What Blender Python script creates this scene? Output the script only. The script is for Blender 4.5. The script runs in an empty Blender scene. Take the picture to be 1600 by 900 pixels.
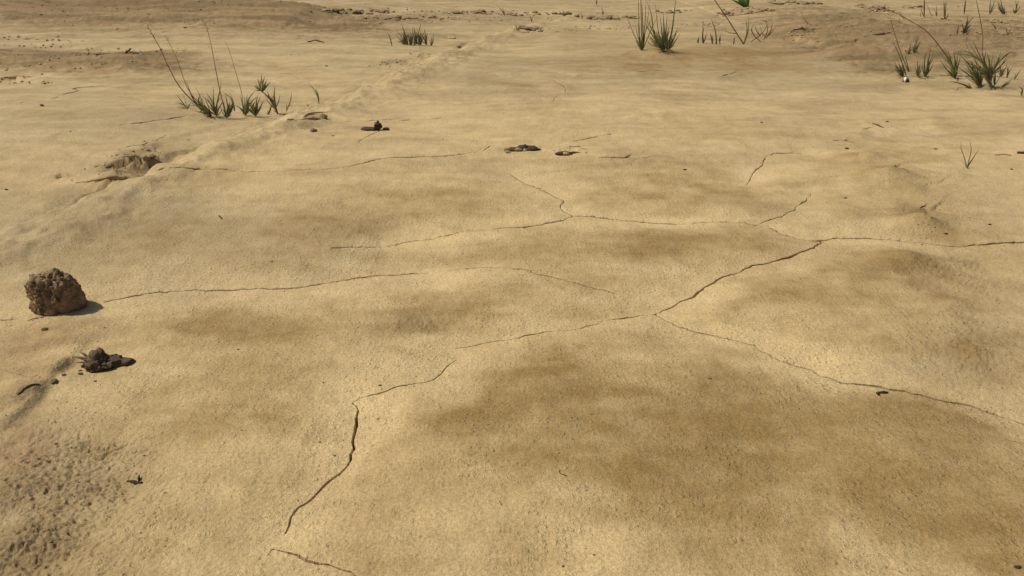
import bpy, bmesh, math, random
import numpy as np
from mathutils import Vector

rnd = random.Random(7)
scene = bpy.context.scene
C = scene.collection

# ------------------------------------------------------------------ camera
CAM_H = 1.35
FPX = 1160.0                      # focal length in photograph pixels (1600 wide)
PITCH = math.radians(25.4)
cam = bpy.data.cameras.new('camera')
cam.sensor_width = 36.0
cam.lens = 36.0 * FPX / 1600.0
cam.clip_start = 0.05
cam.clip_end = 6000
camo = bpy.data.objects.new('camera', cam)
C.objects.link(camo)
camo.location = (0, 0, CAM_H)
camo.rotation_euler = (math.pi / 2 - PITCH, 0, 0)
scene.camera = camo

# ------------------------------------------------------------------ light
SUN_EL = math.radians(54)
SHADOW = Vector((1.0, -0.06, 0)).normalized()      # direction shadows fall on the ground
to_sun = Vector((-SHADOW.x * math.cos(SUN_EL), -SHADOW.y * math.cos(SUN_EL), math.sin(SUN_EL)))
world = bpy.data.worlds.new('World')
scene.world = world
world.use_nodes = True
wn = world.node_tree.nodes
sky = wn.new('ShaderNodeTexSky')
sky.sky_type = 'NISHITA'
sky.sun_disc = False
sky.sun_elevation = SUN_EL
sky.sun_rotation = math.atan2(to_sun.x, to_sun.y)
sky.dust_density = 3.0
bg = wn['Background']
bg.inputs['Strength'].default_value = 0.06
world.node_tree.links.new(sky.outputs['Color'], bg.inputs['Color'])
sl = bpy.data.lights.new('sun', 'SUN')
sl.energy = 4.0
sl.angle = math.radians(0.6)
sl.color = (1.0, 0.93, 0.80)
so = bpy.data.objects.new('sun', sl)
C.objects.link(so)
so.rotation_euler = (-to_sun).to_track_quat('-Z', 'Y').to_euler()

vs = scene.view_settings
vs.view_transform = 'Standard'
vs.look = 'None'
vs.gamma = 1.0
vs.use_curve_mapping = False
vs.exposure = 0.0

# ------------------------------------------------------------------ noise
_rng = np.random.RandomState(11)
PERM = np.concatenate([_rng.permutation(256)] * 3).astype(np.int32)
_a = _rng.rand(256) * 2 * np.pi
GX = np.cos(_a).astype(np.float32)
GY = np.sin(_a).astype(np.float32)
_g3 = _rng.randn(256, 3)
G3 = (_g3 / np.linalg.norm(_g3, axis=1, keepdims=True)).astype(np.float32)

def noise2(x, y):
    xf = np.floor(x); yf = np.floor(y)
    xi = xf.astype(np.int32) & 255; yi = yf.astype(np.int32) & 255
    fx = (x - xf).astype(np.float32); fy = (y - yf).astype(np.float32)
    u = fx * fx * fx * (fx * (fx * 6 - 15) + 10)
    v = fy * fy * fy * (fy * (fy * 6 - 15) + 10)
    x1 = (xi + 1) & 255; y1 = (yi + 1) & 255
    def g(a, b, dx, dy):
        h = PERM[PERM[a] + b]
        return GX[h] * dx + GY[h] * dy
    a = g(xi, yi, fx, fy); b = g(x1, yi, fx - 1, fy)
    c = g(xi, y1, fx, fy - 1); d = g(x1, y1, fx - 1, fy - 1)
    return 1.5 * ((a + u * (b - a)) * (1 - v) + (c + u * (d - c)) * v)

def nz(x, y, s, seed=0.0):
    return noise2(x * s + seed * 17.3 + 40.7, y * s + seed * 9.1 + 71.3)

def fbm(x, y, s, oct=3, seed=0.0, gain=0.5):
    t = 0.0; a = 1.0
    for k in range(oct):
        t = t + a * nz(x, y, s * 2 ** k, seed + k * 3.7)
        a *= gain
    return t

def noise3(p):
    pf = np.floor(p); f = p - pf
    i = pf.astype(np.int32) & 255
    w = f * f * f * (f * (f * 6 - 15) + 10)
    out = 0
    for dx in (0, 1):
        for dy in (0, 1):
            for dz in (0, 1):
                h = PERM[PERM[PERM[(i[:, 0] + dx) & 255] + ((i[:, 1] + dy) & 255)] + ((i[:, 2] + dz) & 255)]
                g = G3[h]
                d = g[:, 0] * (f[:, 0] - dx) + g[:, 1] * (f[:, 1] - dy) + g[:, 2] * (f[:, 2] - dz)
                d = d * (w[:, 0] if dx else 1 - w[:, 0]) * (w[:, 1] if dy else 1 - w[:, 1]) * (w[:, 2] if dz else 1 - w[:, 2])
                out = out + d
    return out * 1.6

def sstep(a, b, x):
    t = np.clip((x - a) / (b - a), 0, 1)
    return t * t * (3 - 2 * t)

# ------------------------------------------------------------------ photograph pixel -> place on the ground
SP, CP = math.sin(PITCH), math.cos(PITCH)

def ray(u, v):
    x = (u - 800.0) / FPX
    y = -(v - 450.0) / FPX
    return np.array([x, CP + y * SP, -SP + y * CP])

def flat(u, v, z=0.0):
    d = ray(u, v)
    t = (z - CAM_H) / d[2]
    return np.array([d[0] * t, d[1] * t])

def flat_line(pts):
    return np.array([flat(u, v) for u, v in pts])

def mpp(p):
    """metres for one photograph pixel across, at ground point p"""
    return math.sqrt(p[0] ** 2 + p[1] ** 2 + CAM_H ** 2) / FPX

# ---- gully edge that runs from the left up to the back
STEP = flat_line([(-260, 470), (-60, 400), (0, 376), (120, 328), (200, 287), (250, 264), (330, 228), (440, 194), (520, 162),
                  (580, 137), (640, 113), (690, 90), (760, 60), (830, 40), (900, 24)])
# ---- foot of the brown bank at the back left
_bk = flat_line([(-300, 46), (0, 40), (150, 42), (300, 49), (420, 48), (520, 32), (600, 24)])
_rl = flat_line([(1180, 48), (1260, 66), (1330, 92), (1410, 108), (1500, 112), (1620, 112)])

def poly_dist(x, y, line, signed=False):
    best = np.full(x.shape, 1e9); sgn = np.ones(x.shape); along = np.zeros(x.shape)
    acc = 0.0
    for i in range(len(line) - 1):
        ax, ay = line[i]; bx, by = line[i + 1]
        dx, dy = bx - ax, by - ay
        L2 = dx * dx + dy * dy
        t = np.clip(((x - ax) * dx + (y - ay) * dy) / L2, 0, 1)
        ex = x - (ax + t * dx); ey = y - (ay + t * dy)
        d = ex * ex + ey * ey
        m = d < best
        best = np.where(m, d, best)
        if signed:
            s = np.sign(dx * (y - ay) - dy * (x - ax))
            sgn = np.where(m, s, sgn)
        along = np.where(m, acc + t * math.sqrt(L2), along)
        acc += math.sqrt(L2)
    best = np.sqrt(best)
    return (best * sgn if signed else best), along

BUMPS = []      # (x, y, rx, ry, height)
def bump(u, v, w, h, asp=1.0):
    p = flat(u, v); r = w * mpp(p)
    BUMPS.append((p[0], p[1], r, r * asp, h))
for a in [(1355, 252, 40, .050, .7), (1383, 280, 46, .065, .7), (1440, 348, 38, .070, .7), (1415, 402, 50, .040, .7),
          (1340, 214, 40, .022, .8), (1545, 370, 70, .022, .6), (1492, 472, 34, .020, .7), (1520, 548, 30, .020, .8),
          (650, 80, 48, .05, .9), (1024, 84, 30, .05, 1.3), (960, 250, 60, .018, .5), (1030, 182, 70, .012, .5),
          (120, 520, 40, .025, .8), (40, 830, 60, .03, .8), (105, 580, 26, .022, .8), (25, 760, 60, .03, .8), (60, 650, 46, .02, .8),
          (380, 190, 70, .03, .7), (480, 190, 50, .022, .7), (215, 240, 45, .05, .7), (180, 262, 50, .035, .7),
          (620, 500, 40, .010, .8), (1330, 90, 70, .06, 1.), (1500, 128, 80, .035, .6), (1430, 124, 40, .03, .6),
          (470, 685, 28, .006, .8), (170, 352, 55, .018, .6), (1355, 190, 24, .02, .8)]:
    bump(*a)
PITS = []
def pit(u, v, w, hpx, depth):
    p = flat(u, v); q = flat(u, v - hpx)
    PITS.append((p[0], p[1], w * mpp(p), abs(q[1] - p[1]), depth))
pit(803, 234, 17, 1.2, .02); pit(884, 240, 17, 1.2, .02)
pit(196, 246, 16, 2.2, .05); pit(228, 258, 20, 1.6, .05); pit(100, 256, 14, 3, .02)

def macro(x, y):
    h = 0.030 * nz(x, y, .42, 1) + 0.016 * nz(x, y, 1.1, 2) + 0.006 * nz(x, y, 2.6, 3)
    sd, al = poly_dist(x, y, STEP, True)
    w = sd + .10 * nz(x, y, 1.6, 21) + .05 * nz(x, y, 5.0, 22)
    w2 = w + .05 * nz(x, y, 9.0, 146)
    h = h - 0.040 * sstep(.02, .16, w2) - .03 * sstep(-.05, .42, w) - .022 * sstep(.30, .36, w) + .040 * sstep(.5, 1.6, w) + 0.026 * np.exp(-((w + .12) / .15) ** 2)
    rl = np.exp(-np.abs(sd) / .9) * (1 - sstep(6, 22, np.hypot(x, y)) * .3)
    wv = w - .24 - .12 * nz(al, al * 0, .55, 140)
    h = h - rl * (.020 + .055 * np.clip(.35 + 1.1 * nz(al, al * 0, .45, 141), 0, 1)) * np.exp(-(wv / .10) ** 2)
    h = h + rl * np.exp(-(sd / .45) ** 2) * (.022 * np.abs(nz(al * 1.6, sd * 6.0, 1.0, 142)) * np.clip(.5 + 1.2 * nz(al, al * 0, .7, 144), 0, 1) + .022 * fbm(x, y, 4.5, 3, 145, .6))
    # bank
    yb = np.interp(x, _bk[:, 0], _bk[:, 1])
    s = y - yb + .35 * nz(x, y, .6, 31)
    end = 1 - sstep(flat(330, 40)[0], flat(610, 24)[0], x)
    h = h + end * (0.30 * sstep(0, 3.2, s) - .34 * sstep(2.6, 5.5, s))
    # rough low rise on the right
    yr = np.interp(x, _rl[:, 0], _rl[:, 1], left=60)
    s = y - yr + .25 * nz(x, y, .9, 33)
    h = h + 0.07 * sstep(0, 1.3, s) * sstep(_rl[0, 0] - .4, _rl[1, 0] + .5, x)
    # brown eroded strip at the left
    p0 = flat(60, 90)
    e = np.exp(-((x - p0[0] - .2) / 1.9) ** 4 - ((y - p0[1]) / .85) ** 4)
    h = h + .05 * e
    for bx, by, rx, ry, hh in BUMPS:
        q = ((x - bx) / rx) ** 2 + ((y - by) / ry) ** 2
        h = h + hh * np.exp(-(q + .002) ** .75 * 1.5)
    return h

base_h = lambda x, y: macro(x, y) - .03        # crack floors; replaced below once the cracks exist

def P(u, v):
    """the point of the terrain seen at photograph pixel (u, v)"""
    z = 0.0
    for _ in range(7):
        x, y = flat(u, v, z)
        z = .5 * z + .5 * float(base_h(np.array([x]), np.array([y]))[0])
    x, y = flat(u, v, z)
    return np.array([x, y])

# ------------------------------------------------------------------ cracks
CR = [  # strength (0..1.6), pixel path
 (1.35, [(446,832),(455,808),(468,793),(492,775),(515,752),(530,742),(544,728),(548,712),(554,700),(551,690),(556,670),(557,652),(560,640),(550,629)]),
 (.95, [(550,629),(562,622),(590,616),(620,605),(650,600),(677,594),(690,583),(703,570),(714,562)]),
 (.72, [(713,545),(745,541),(770,534),(800,530),(830,523),(860,518),(900,514),(925,508),(950,501)]),
 (1.1, [(950,501),(975,498),(1000,493),(1022,491)]),
 (1.5, [(1022,491),(1050,480),(1065,471),(1085,463),(1100,450),(1115,443),(1130,433),(1150,428),(1175,415),(1200,411),(1235,402),(1255,393),(1272,388),(1283,377)]),
 (1.0, [(1024,492),(1042,502),(1058,511),(1080,517),(1110,523),(1150,533),(1180,540),(1190,550),(1205,558),(1230,568),(1270,578),(1283,588)]),
 (1.3, [(1283,588),(1310,596),(1350,601),(1390,609),(1440,618),(1480,627),(1520,635),(1555,647),(1590,659),(1640,676)]),
 (.85, [(798,272),(820,287),(848,298),(870,308),(881,314),(880,318),(876,322),(880,329),(890,335),(899,338)]),
 (.65, [(899,338),(880,346),(860,349),(840,353),(820,356),(790,356),(750,361),(726,362),(700,368),(670,374),(640,378),(605,384)]),
 (.8, [(899,338),(930,339),(960,343),(1000,347),(1040,349),(1080,349),(1120,347),(1165,348),(1182,353)]),
 (1.1, [(1182,353),(1200,345),(1225,337),(1240,330),(1245,322),(1258,316),(1267,304)]),
 (.5, [(1200,355),(1225,367),(1250,374),(1275,376),(1300,373),(1340,373),(1390,375),(1440,380),(1475,384)]),
 (1.0, [(1475,384),(1500,386),(1515,383),(1540,382),(1600,380),(1650,379)]),
 (.7, [(1168,288),(1172,280),(1180,268),(1192,258),(1197,245),(1210,240),(1250,240)]),
 (.75, [(163,473),(185,468),(210,463),(240,459),(290,455),(340,454),(400,452)]),
 (.65, [(400,452),(450,452),(480,448),(520,440),(550,435),(600,430),(670,427)]),
 (.9, [(-30,502),(0,501),(20,500)]), (.9, [(45,503),(70,500),(100,493)]),
 (.6, [(505,272),(545,268),(575,260),(600,254),(680,251),(720,247),(755,243)]),
 (1.1, [(755,243),(765,235),(790,231)]),
 (.9, [(842,236),(870,232),(900,226),(940,218),(955,215)]), (1.0, [(890,236),(905,235),(918,239)]),
 (1.0, [(560,228),(575,220),(592,212),(595,205)]),
 (1.3, [(35,166),(60,162),(85,159),(95,154),(105,151),(122,148),(123,145),(115,143),(125,141),(165,139)]),
 (1.0, [(-20,125),(0,125),(30,125),(60,127)]),
 (.9, [(427,860),(450,867),(480,882),(500,888),(515,890),(535,900),(560,915)]), (.7, [(427,860),(418,873)]),
 (.5, [(865,163),(867,157),(880,150),(885,145),(880,138),(865,130)]),
 (.9, [(450,195),(475,194),(530,195),(600,193),(690,190)]),
 (.5, [(905,452),(935,459),(968,466)]), (.36, [(670,427),(740,424),(800,428),(850,438),(905,452)]), (.4, [(600,384),(560,392),(520,396)]), (.4, [(485,272),(440,276),(400,277)]),
 (.9, [(1556,687),(1575,693),(1600,698),(1640,703)]),
 (.6, [(250,274),(300,272),(350,273),(400,277)]),
 (1.0, [(28,618),(48,610),(64,604)]), (.9, [(190,200),(225,198),(260,192),(300,186)]),
 (1.1, [(150,270),(165,264),(185,257),(210,256),(232,258),(246,250),(252,243)]),
 (1.0, [(200,238),(225,236),(240,228),(262,218)]), (.8, [(120,292),(150,290),(175,286),(200,284)]),
 (.8, [(980,186),(1010,182),(1022,180)]), (.8, [(1300,226),(1322,225),(1336,230)]), (1.0, [(1340,250),(1360,245),(1384,247)]),
 (.9, [(1346,209),(1362,206)]), (.7, [(1385,264),(1405,268),(1418,277)]), (1.1, [(1436,334),(1444,329)]),
 (.9, [(984,118),(1040,115)]), (.8, [(1130,124),(1150,118)]), (.7, [(935,254),(955,255),(980,254),(984,250)]), (.7,[(992,257),(1008,254),(1020,250)]),
 (.8, [(1335,70),(1360,64),(1390,62)]), (.8, [(1236,55),(1270,53)]),
]
RIDGE_SET = range(0, 17)
def dr_at(r):
    return np.minimum(1.0 * r * r / (CAM_H * 742.0), np.where(r < 10, .0215, .06))
DTH = math.radians(.075)
crk = []
for strength, px in CR:
    w = [P(u, v) for u, v in px]
    pts = [w[0]]
    for a, b in zip(w[:-1], w[1:]):
        L = np.linalg.norm(b - a)
        n = max(1, int(L / .022))
        nv = np.array([-(b - a)[1], (b - a)[0]]) / max(L, 1e-6)
        for k in range(1, n + 1):
            q = a + (b - a) * k / n
            if k < n:
                q = q + nv * rnd.uniform(-1, 1) * min(.006, L * .12)
            pts.append(q)
    crk.append((strength, np.array(pts), np.array(w)))

def crack_warp(x, y):
    """pull the grid onto the crack lines: returns shift x, shift y, depth"""
    n_all = x.size
    best = np.full(n_all, 9.0); nxo = np.zeros(n_all); nyo = np.zeros(n_all)
    dist = np.zeros(n_all); spo = np.ones(n_all); ho = np.zeros(n_all); do = np.zeros(n_all)
    idx_all = np.arange(n_all)
    for ci, (s, pts, w) in enumerate(crk):
        x0, y0 = pts.min(0) - .25; x1, y1 = pts.max(0) + .25
        sel = idx_all[(x > x0) & (x < x1) & (y > y0) & (y < y1)]
        if not len(sel):
            continue
        xs, ys = x[sel], y[sel]
        n = len(pts) - 1
        for i in range(n):
            a, b = pts[i], pts[i + 1]
            d = b - a; L = math.hypot(*d) + 1e-9
            r = math.hypot(*a)
            nx, ny = -d[1] / L, d[0] / L
            sp = math.hypot(nx * r * DTH, ny * float(dr_at(np.array(r))))
            mg = 3.6 * max(r * DTH, float(dr_at(np.array(r))))
            m = np.nonzero((xs > min(a[0], b[0]) - mg) & (xs < max(a[0], b[0]) + mg) & (ys > min(a[1], b[1]) - mg) & (ys < max(a[1], b[1]) + mg))[0]
            if not len(m):
                continue
            f = min(1.0, .45 + 3.0 * min(i, n - 1 - i) / n)
            wob = .95 + .75 * float(nz(np.array([a[0]]), np.array([a[1]]), 9.0, 50 + ci)[0])
            st = s * f * wob
            if st < .16:
                continue
            t = np.clip(((xs[m] - a[0]) * d[0] + (ys[m] - a[1]) * d[1]) / L ** 2, 0, 1)
            ex = xs[m] - a[0] - t * d[0]; ey = ys[m] - a[1] - t * d[1]
            dd = np.sqrt(ex * ex + ey * ey) + 1e-9
            q = dd / sp
            g = sel[m]
            k = q < best[g]
            gk = g[k]
            best[gk] = q[k]; nxo[gk] = ex[k] / dd[k]; nyo[gk] = ey[k] / dd[k]; dist[gk] = dd[k]; spo[gk] = sp
            ho[gk] = .0033 * st; do[gk] = .008 + .020 * st
    TH = .72
    a = best < TH
    b = (best >= TH) & (best < 3.2)
    nd = dist.copy()
    nd[a] = 0
    nd[b] = ho[b] + np.clip(best[b] - 1.72, 0, 9) / (3.2 - 1.72) * (3.2 * spo[b] - ho[b])
    sh = np.where(a | b, nd - dist, 0)
    return nxo * sh, nyo * sh, np.where(a, do, 0.0)

def crack_dome(x, y):
    d = np.full(x.shape, 9.0)
    for i in RIDGE_SET:
        w = crk[i][2]
        x0, y0 = w.min(0) - .8; x1, y1 = w.max(0) + .8
        m = (x > x0) & (x < x1) & (y > y0) & (y < y1)
        if m.any():
            dd, _ = poly_dist(x[m], y[m], w)
            d[m] = np.minimum(d[m], dd)
    return d

def dome_h(d):
    return -.030 * np.exp(-(d / .20) ** 1.5)
base_h = lambda x, y: macro(x, y) + dome_h(crack_dome(x, y))

LEDGES = []
for A, Lr, px in [(.06, .14, [(145,272),(165,264),(185,257),(210,256),(232,258),(246,250),(254,242)]), (.05, .16, [(165,245),(200,238),(225,236),(240,228),(262,218)]), (.03, .15, [(262,218),(300,207),(335,200),(360,193)]),
        (.02, .2, [(245,274),(300,272),(350,273),(400,277),(450,280)]), (.022, .12, [(110,294),(150,290),(175,286),(203,284)]), (.035, .12, [(445,196),(475,194),(530,195)]), (.04, .14, [(462,187),(475,181),(495,178),(520,181),(548,187)]),
        (.03, .16, [(395,206),(430,200),(450,202)]), (.05, .2, [(580,104),(610,97),(640,95),(660,98)]), (.06, .2, [(650,88),(668,85),(690,82),(705,78)]), (.04, .2, [(700,76),(725,70),(745,62)]), (.03, .15, [(978,187),(1000,183),(1024,181)]),
        (.03, .15, [(1030,184),(1060,180),(1090,180)]), (.03, .12, [(1340,210),(1362,205),(1385,205),(1408,210)]), (.035, .12, [(1322,255),(1345,247),(1362,244),(1388,247)]), (.03, .14, [(1325,282),(1355,268),(1385,263),(1408,270),(1420,280)]),
        (.03, .1, [(1428,345),(1440,333),(1450,328),(1466,345)]), (.022, .1, [(930,254),(958,255),(980,254),(985,249)]), (.022, .1, [(990,258),(1008,255),(1024,249)]), (.02, .15, [(1430,300),(1450,290),(1475,300)]),
        (.06, .3, [(-60,64),(20,60),(60,58),(115,66)]), (.07, .3, [(-60,74),(40,70),(90,71),(160,77),(250,80),(310,84)]), (.05, .3, [(-20,100),(60,104),(140,103),(210,100)]), (.05, .25, [(130,90),(190,86),(232,86)]), (.05, .3, [(0,120),(40,124),(70,128)]),
        (.05, .25, [(1225,58),(1250,54),(1275,53)]), (.03, .25, [(1290,60),(1310,57),(1330,62),(1345,66)]), (.03, .25, [(1330,74),(1355,66),(1385,62)]), (.05, .25, [(1300,46),(1318,42)]), (.06, .3, [(1350,20),(1375,14),(1395,20)]), (.05, .25, [(1130,20),(1165,16),(1200,14)]),
        (.05, .3, [(1075,40),(1100,38),(1140,38)]), (.06, .3, [(1540,38),(1570,35),(1610,34)]), (.05, .3, [(1500,54),(1550,52),(1600,50)]), (.06, .3, [(505,20),(600,16),(690,19)]), (.06, .3, [(690,20),(800,19),(905,23)]), (.06, .3, [(560,32),(690,27),(800,31)]), (.05, .3, [(900,42),(950,44),(990,42)]),
        (.05, .3, [(800,48),(850,45),(900,48)]), (.028, .16, [(-40,720),(30,642),(75,600),(100,572),(125,542),(150,518)]), (.03, .1, [(20,620),(46,611),(64,604),(78,594)]), (.02, .12, [(80,590),(95,575),(110,565),(120,552)]), (.012, .1, [(120,345),(150,352),(175,345),(200,346)]), (.015, .1, [(150,350),(165,342),(180,336)]),
        (.03, .2, [(860,110),(900,118),(940,116)]), (.03, .2, [(985,119),(1010,115),(1045,113)]), (.03, .2, [(1120,125),(1150,118),(1180,116)]), (.02, .2, [(870,175),(930,172),(1000,177)]), (.02, .2, [(800,215),(850,212),(900,216)]), (.02, .15, [(610,225),(680,235),(760,232)]), (.01, .15, [(600,330),(640,334),(700,336)])]:
    LEDGES.append((np.array([P(u, v) for u, v in px]), A, Lr))

# ------------------------------------------------------------------ patches of dark tone, grey silt, brown soil, painted slope shade and pitted mud
def blobs(x, y, lst, jit=.0):
    o = np.zeros(x.shape)
    for u, v, su, sv, s, rot in lst:
        p = flat(u, v); a = flat(u + su * math.cos(rot), v + su * math.sin(rot)) - p; b = flat(u - sv * math.sin(rot), v + sv * math.cos(rot)) - p
        M = np.linalg.inv(np.array([[a[0], b[0]], [a[1], b[1]]]))
        dx, dy = x - p[0], y - p[1]
        q = (M[0, 0] * dx + M[0, 1] * dy) ** 2 + (M[1, 0] * dx + M[1, 1] * dy) ** 2
        o += s * np.exp(-q * .7)
    return o

DARKER = [(850,740,280,100,.32,-.2),(1150,92,170,14,.7,0),(1000,100,200,14,.35,0),(1250,60,140,14,.4,0),(1200,670,420,90,.52,.1),(1350,780,290,100,.45,0),(1150,470,260,60,.16,.1),(950,380,330,40,.15,0),(700,560,200,60,.12,-.3),(400,600,200,60,.14,0),(1200,860,300,40,.15,0),(1000,560,150,26,.25,.1),(1130,610,220,42,.22,.15),(1360,668,130,26,.8,.15),(1290,720,220,50,.55,.1),(1420,810,110,60,.6,0),  # blobs of deeper, browner mud tone
        (1060,722,120,34,.6,0),(850,600,110,40,.45,-.25),(740,650,90,22,.45,-.5),(1060,385,170,24,.65,.03),(1200,372,60,16,.5,0.1),(1100,308,210,22,.5,0),
        (1290,480,150,44,.5,.1),(1160,475,50,12,.4,-.4),(430,510,110,36,.5,0),(650,498,60,14,.5,-.2),(380,620,130,34,.4,-.2),(420,735,60,34,.55,-.5),
        (880,490,140,26,.45,.1),(1500,472,34,10,.8,.1),(1525,542,26,14,.9,.2),(1540,585,50,20,.4,.1),(700,470,120,14,.4,-.1),(560,410,130,18,.4,0),
        (1440,340,40,16,.7,.3),(1380,272,50,10,.6,.1),(1350,250,50,8,.6,0),(1420,405,70,14,.5,.2),(1560,375,90,16,.5,.1),
        (520,355,120,22,.4,0),(250,340,130,30,.45,0),(600,310,160,12,.3,0),(960,240,60,5,.4,0),(700,395,120,10,.35,.1),(330,500,60,20,.3,0),
        (1120,80,130,10,.5,0),(950,55,160,8,.35,0),(900,130,160,10,.3,0),(1100,640,110,24,.4,.1),(1480,640,90,10,.35,.15),(600,720,90,26,.3,-.6),(830,710,60,26,.3,0),
        (940,800,70,18,.35,0),(1560,870,90,20,.35,0),(1210,800,90,40,.35,0)]
GREY = [(800,60,900,70,.75,0),(200,170,300,60,.6,0),(120,390,190,66,.85,-.1),(300,340,190,40,.6,0),(480,400,130,34,.5,0),(1540,330,110,60,.4,0),(1400,70,220,50,.6,0),
        (1560,520,80,110,.7,.2),(1430,580,40,16,.6,.2),(80,760,120,120,.8,0),(60,330,140,40,.5,0),(620,500,60,16,.5,-.2),(60,300,120,50,.3,0),(1000,110,300,24,.5,0)]
SOIL_SHADE = [(200,20,260,17,1.3,.04),(400,18,120,10,1.5,.1),(30,86,150,15,1.3,.05),(180,88,100,11,1.3,.05),(270,84,40,5,.6,0),(60,20,120,14,.6,0),
        (1350,60,130,26,.95,.1),(1540,60,110,34,.8,0),(1330,92,70,10,1.0,.25),(1240,30,120,20,.5,0),(40,540,60,40,.55,-.4),(10,780,70,120,.5,0),(30,640,50,50,.4,-.4),(110,520,50,20,.4,-.3),(205,240,60,12,.6,-.3),(660,26,150,5,.4,0)]  # the slanted patch on the right-hand ridge paints its shaded side
ROUGH = [(80,760,110,100,.9,.1),(150,690,60,30,.6,0),(10,880,110,50,.6,0),(1530,540,80,70,.5,.2),(1490,420,60,30,.7,.2),(1440,345,30,12,.6,0),(1350,60,150,30,.8,.1),(1540,60,120,36,.6,0),
         (200,20,280,16,.8,0),(120,88,160,12,.9,.04),(215,245,60,12,.8,-.3),(120,290,80,10,.6,-.2),(450,200,70,6,.6,0),(650,22,170,6,.7,0),(960,28,60,5,.8,0),(560,350,60,18,.35,0),(650,495,40,10,.6,-.2),(170,350,60,12,.5,0)]

def masks(x, y):
    wx = x + .10 * nz(x, y, 2.2, 60) + .05 * nz(x, y, 6.0, 61); wy = y + .12 * nz(x, y, 2.0, 62) + .05 * nz(x, y, 6.0, 63)
    n1 = fbm(x, y, 1.5, 4, 65, .6); n2 = fbm(x, y, 7.0, 3, 69, .6)
    darker = blobs(wx, wy, DARKER)
    dc = crack_dome(wx, wy)
    slab = sstep(.05, .34, dc) * (1 - sstep(.55, .8, dc))
    darker = darker + .20 * slab - .42 * np.exp(-(dc / .13) ** 2)  # deeper tone on the slabs, paler along the cracks
    darker = np.clip(darker * (1.0 + .35 * n1) + .24 * n1 + .20 * n2 + .12, 0, 1.2)
    rr = np.hypot(x, y)
    grey = np.clip(np.maximum(blobs(wx, wy, GREY), .8 * sstep(7, 13, rr)) + .25 * fbm(x, y, .9, 3, 80), 0, 1)
    soil_shade = np.clip((blobs(wx, wy, SOIL_SHADE) + .22 * sstep(14, 18, rr)) * (1 + .5 * n2) + .12 * n1 - .06, 0, 1)
    rough = np.clip(blobs(wx, wy, ROUGH) * (1 + .4 * n2), 0, 1)
    return darker, grey, soil_shade, rough

def height(x, y, full=False):
    sh = x.shape; x = x.ravel(); y = y.ravel()
    h = macro(x, y)
    r = np.hypot(x, y)
    near = 1 - sstep(9, 30, r)
    d = crack_dome(x, y)
    h = h + dome_h(d)
    darker, grey, soil_shade, rough = masks(x, y)
    wx = x + .06 * nz(x, y, 4, 90)
    # wind / water laid streaks and wrinkles
    h = h + near * (.0050 * nz(wx * .6, y, 7.0, 91) + .0026 * nz(x, y, 15., 92) + .0010 * nz(x, y, 34., 93) + .0006 * nz(x, y, 80., 94))
    # eroded small ledges
    t = fbm(wx * .45, y, 3.2, 3, 95)
    led = np.abs(t)
    h = h - (.008 + .008 * soil_shade) * np.clip(rough + .8 * soil_shade, 0, 1.2) * np.clip(1 - led * 4.5, 0, 1)
    pitn = nz(x * .7 + .01 * nz(x, y, 30., 105), y, 70., 96)
    h = h - rough * near * (.0075 * sstep(.02, .6, pitn) * (1 - sstep(4, 7, r)) + .005 * sstep(.1, .5, nz(x * .8, y, 85., 104)) * (1 - sstep(2.5, 4, r)) + .004 * np.abs(nz(x, y, 18., 97)) + .0025 * nz(x, y, 60., 98))
    h = h + soil_shade * near * (.016 * fbm(x * .4, y, 2.6, 4, 99, .6)) + soil_shade * (.055 * sstep(7, 11, r) + .012) * np.abs(fbm(x * .22, y, 1.5, 3, 150, .6))
    for px, py, rx, ry, dp in PITS:
        q = np.sqrt(((x - px) / rx) ** 2 + ((y - py) / ry) ** 2) + .45 * nz(x, y, 16., 101)
        h = h - dp * (1 - sstep(.88, 1.04, q))
    for line, A, Lr in LEDGES:
        m = (x > line[:, 0].min() - .8) & (x < line[:, 0].max() + .8) & (y > line[:, 1].min() - .8) & (y < line[:, 1].max() + .8)
        if not m.any(): continue
        sd, al = poly_dist(x[m], y[m] + .035 * nz(x[m], y[m], 5., 130) + .01 * nz(x[m], y[m], 14., 131), line, True)
        tot = np.linalg.norm(np.diff(line, axis=0), axis=1).sum()
        fd = np.clip(np.minimum(al, tot - al) / (.3 * tot), 0, 1)
        drm = dr_at(np.hypot(x[m], y[m]))
        h[m] += A * .9 * fd * (.05 + .5 * np.tanh(sd / (1.7 * drm + .004))) * np.exp(-np.abs(sd) / (Lr * 1.3))
    if full:
        return h.reshape(sh), [m.reshape(sh) for m in (darker, grey, soil_shade, rough)]
    return h.reshape(sh)

def ground_z(x, y):
    return float(height(np.array([float(x)]), np.array([float(y)]))[0])

# ------------------------------------------------------------------ material helpers
def newmat(name):
    m = bpy.data.materials.new(name)
    m.use_nodes = True
    nt = m.node_tree
    return m, nt.nodes, nt.links, nt.nodes['Principled BSDF']

def n_math(N, L, op, a, b=None, clamp=False):
    n = N.new('ShaderNodeMath'); n.operation = op; n.use_clamp = clamp
    for i, v in enumerate((a, b)):
        if v is None: continue
        if isinstance(v, (int, float)): n.inputs[i].default_value = v
        else: L.new(v, n.inputs[i])
    return n.outputs[0]

def n_mix(N, L, f, a, b, mode='MIX'):
    n = N.new('ShaderNodeMix'); n.data_type = 'RGBA'; n.blend_type = mode
    for key, v in ((0, f), (6, a), (7, b)):
        if isinstance(v, (int, float)): n.inputs[key].default_value = v
        elif isinstance(v, tuple): n.inputs[key].default_value = v + (1,) if len(v) == 3 else v
        else: L.new(v, n.inputs[key])
    return n.outputs[2]

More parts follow.
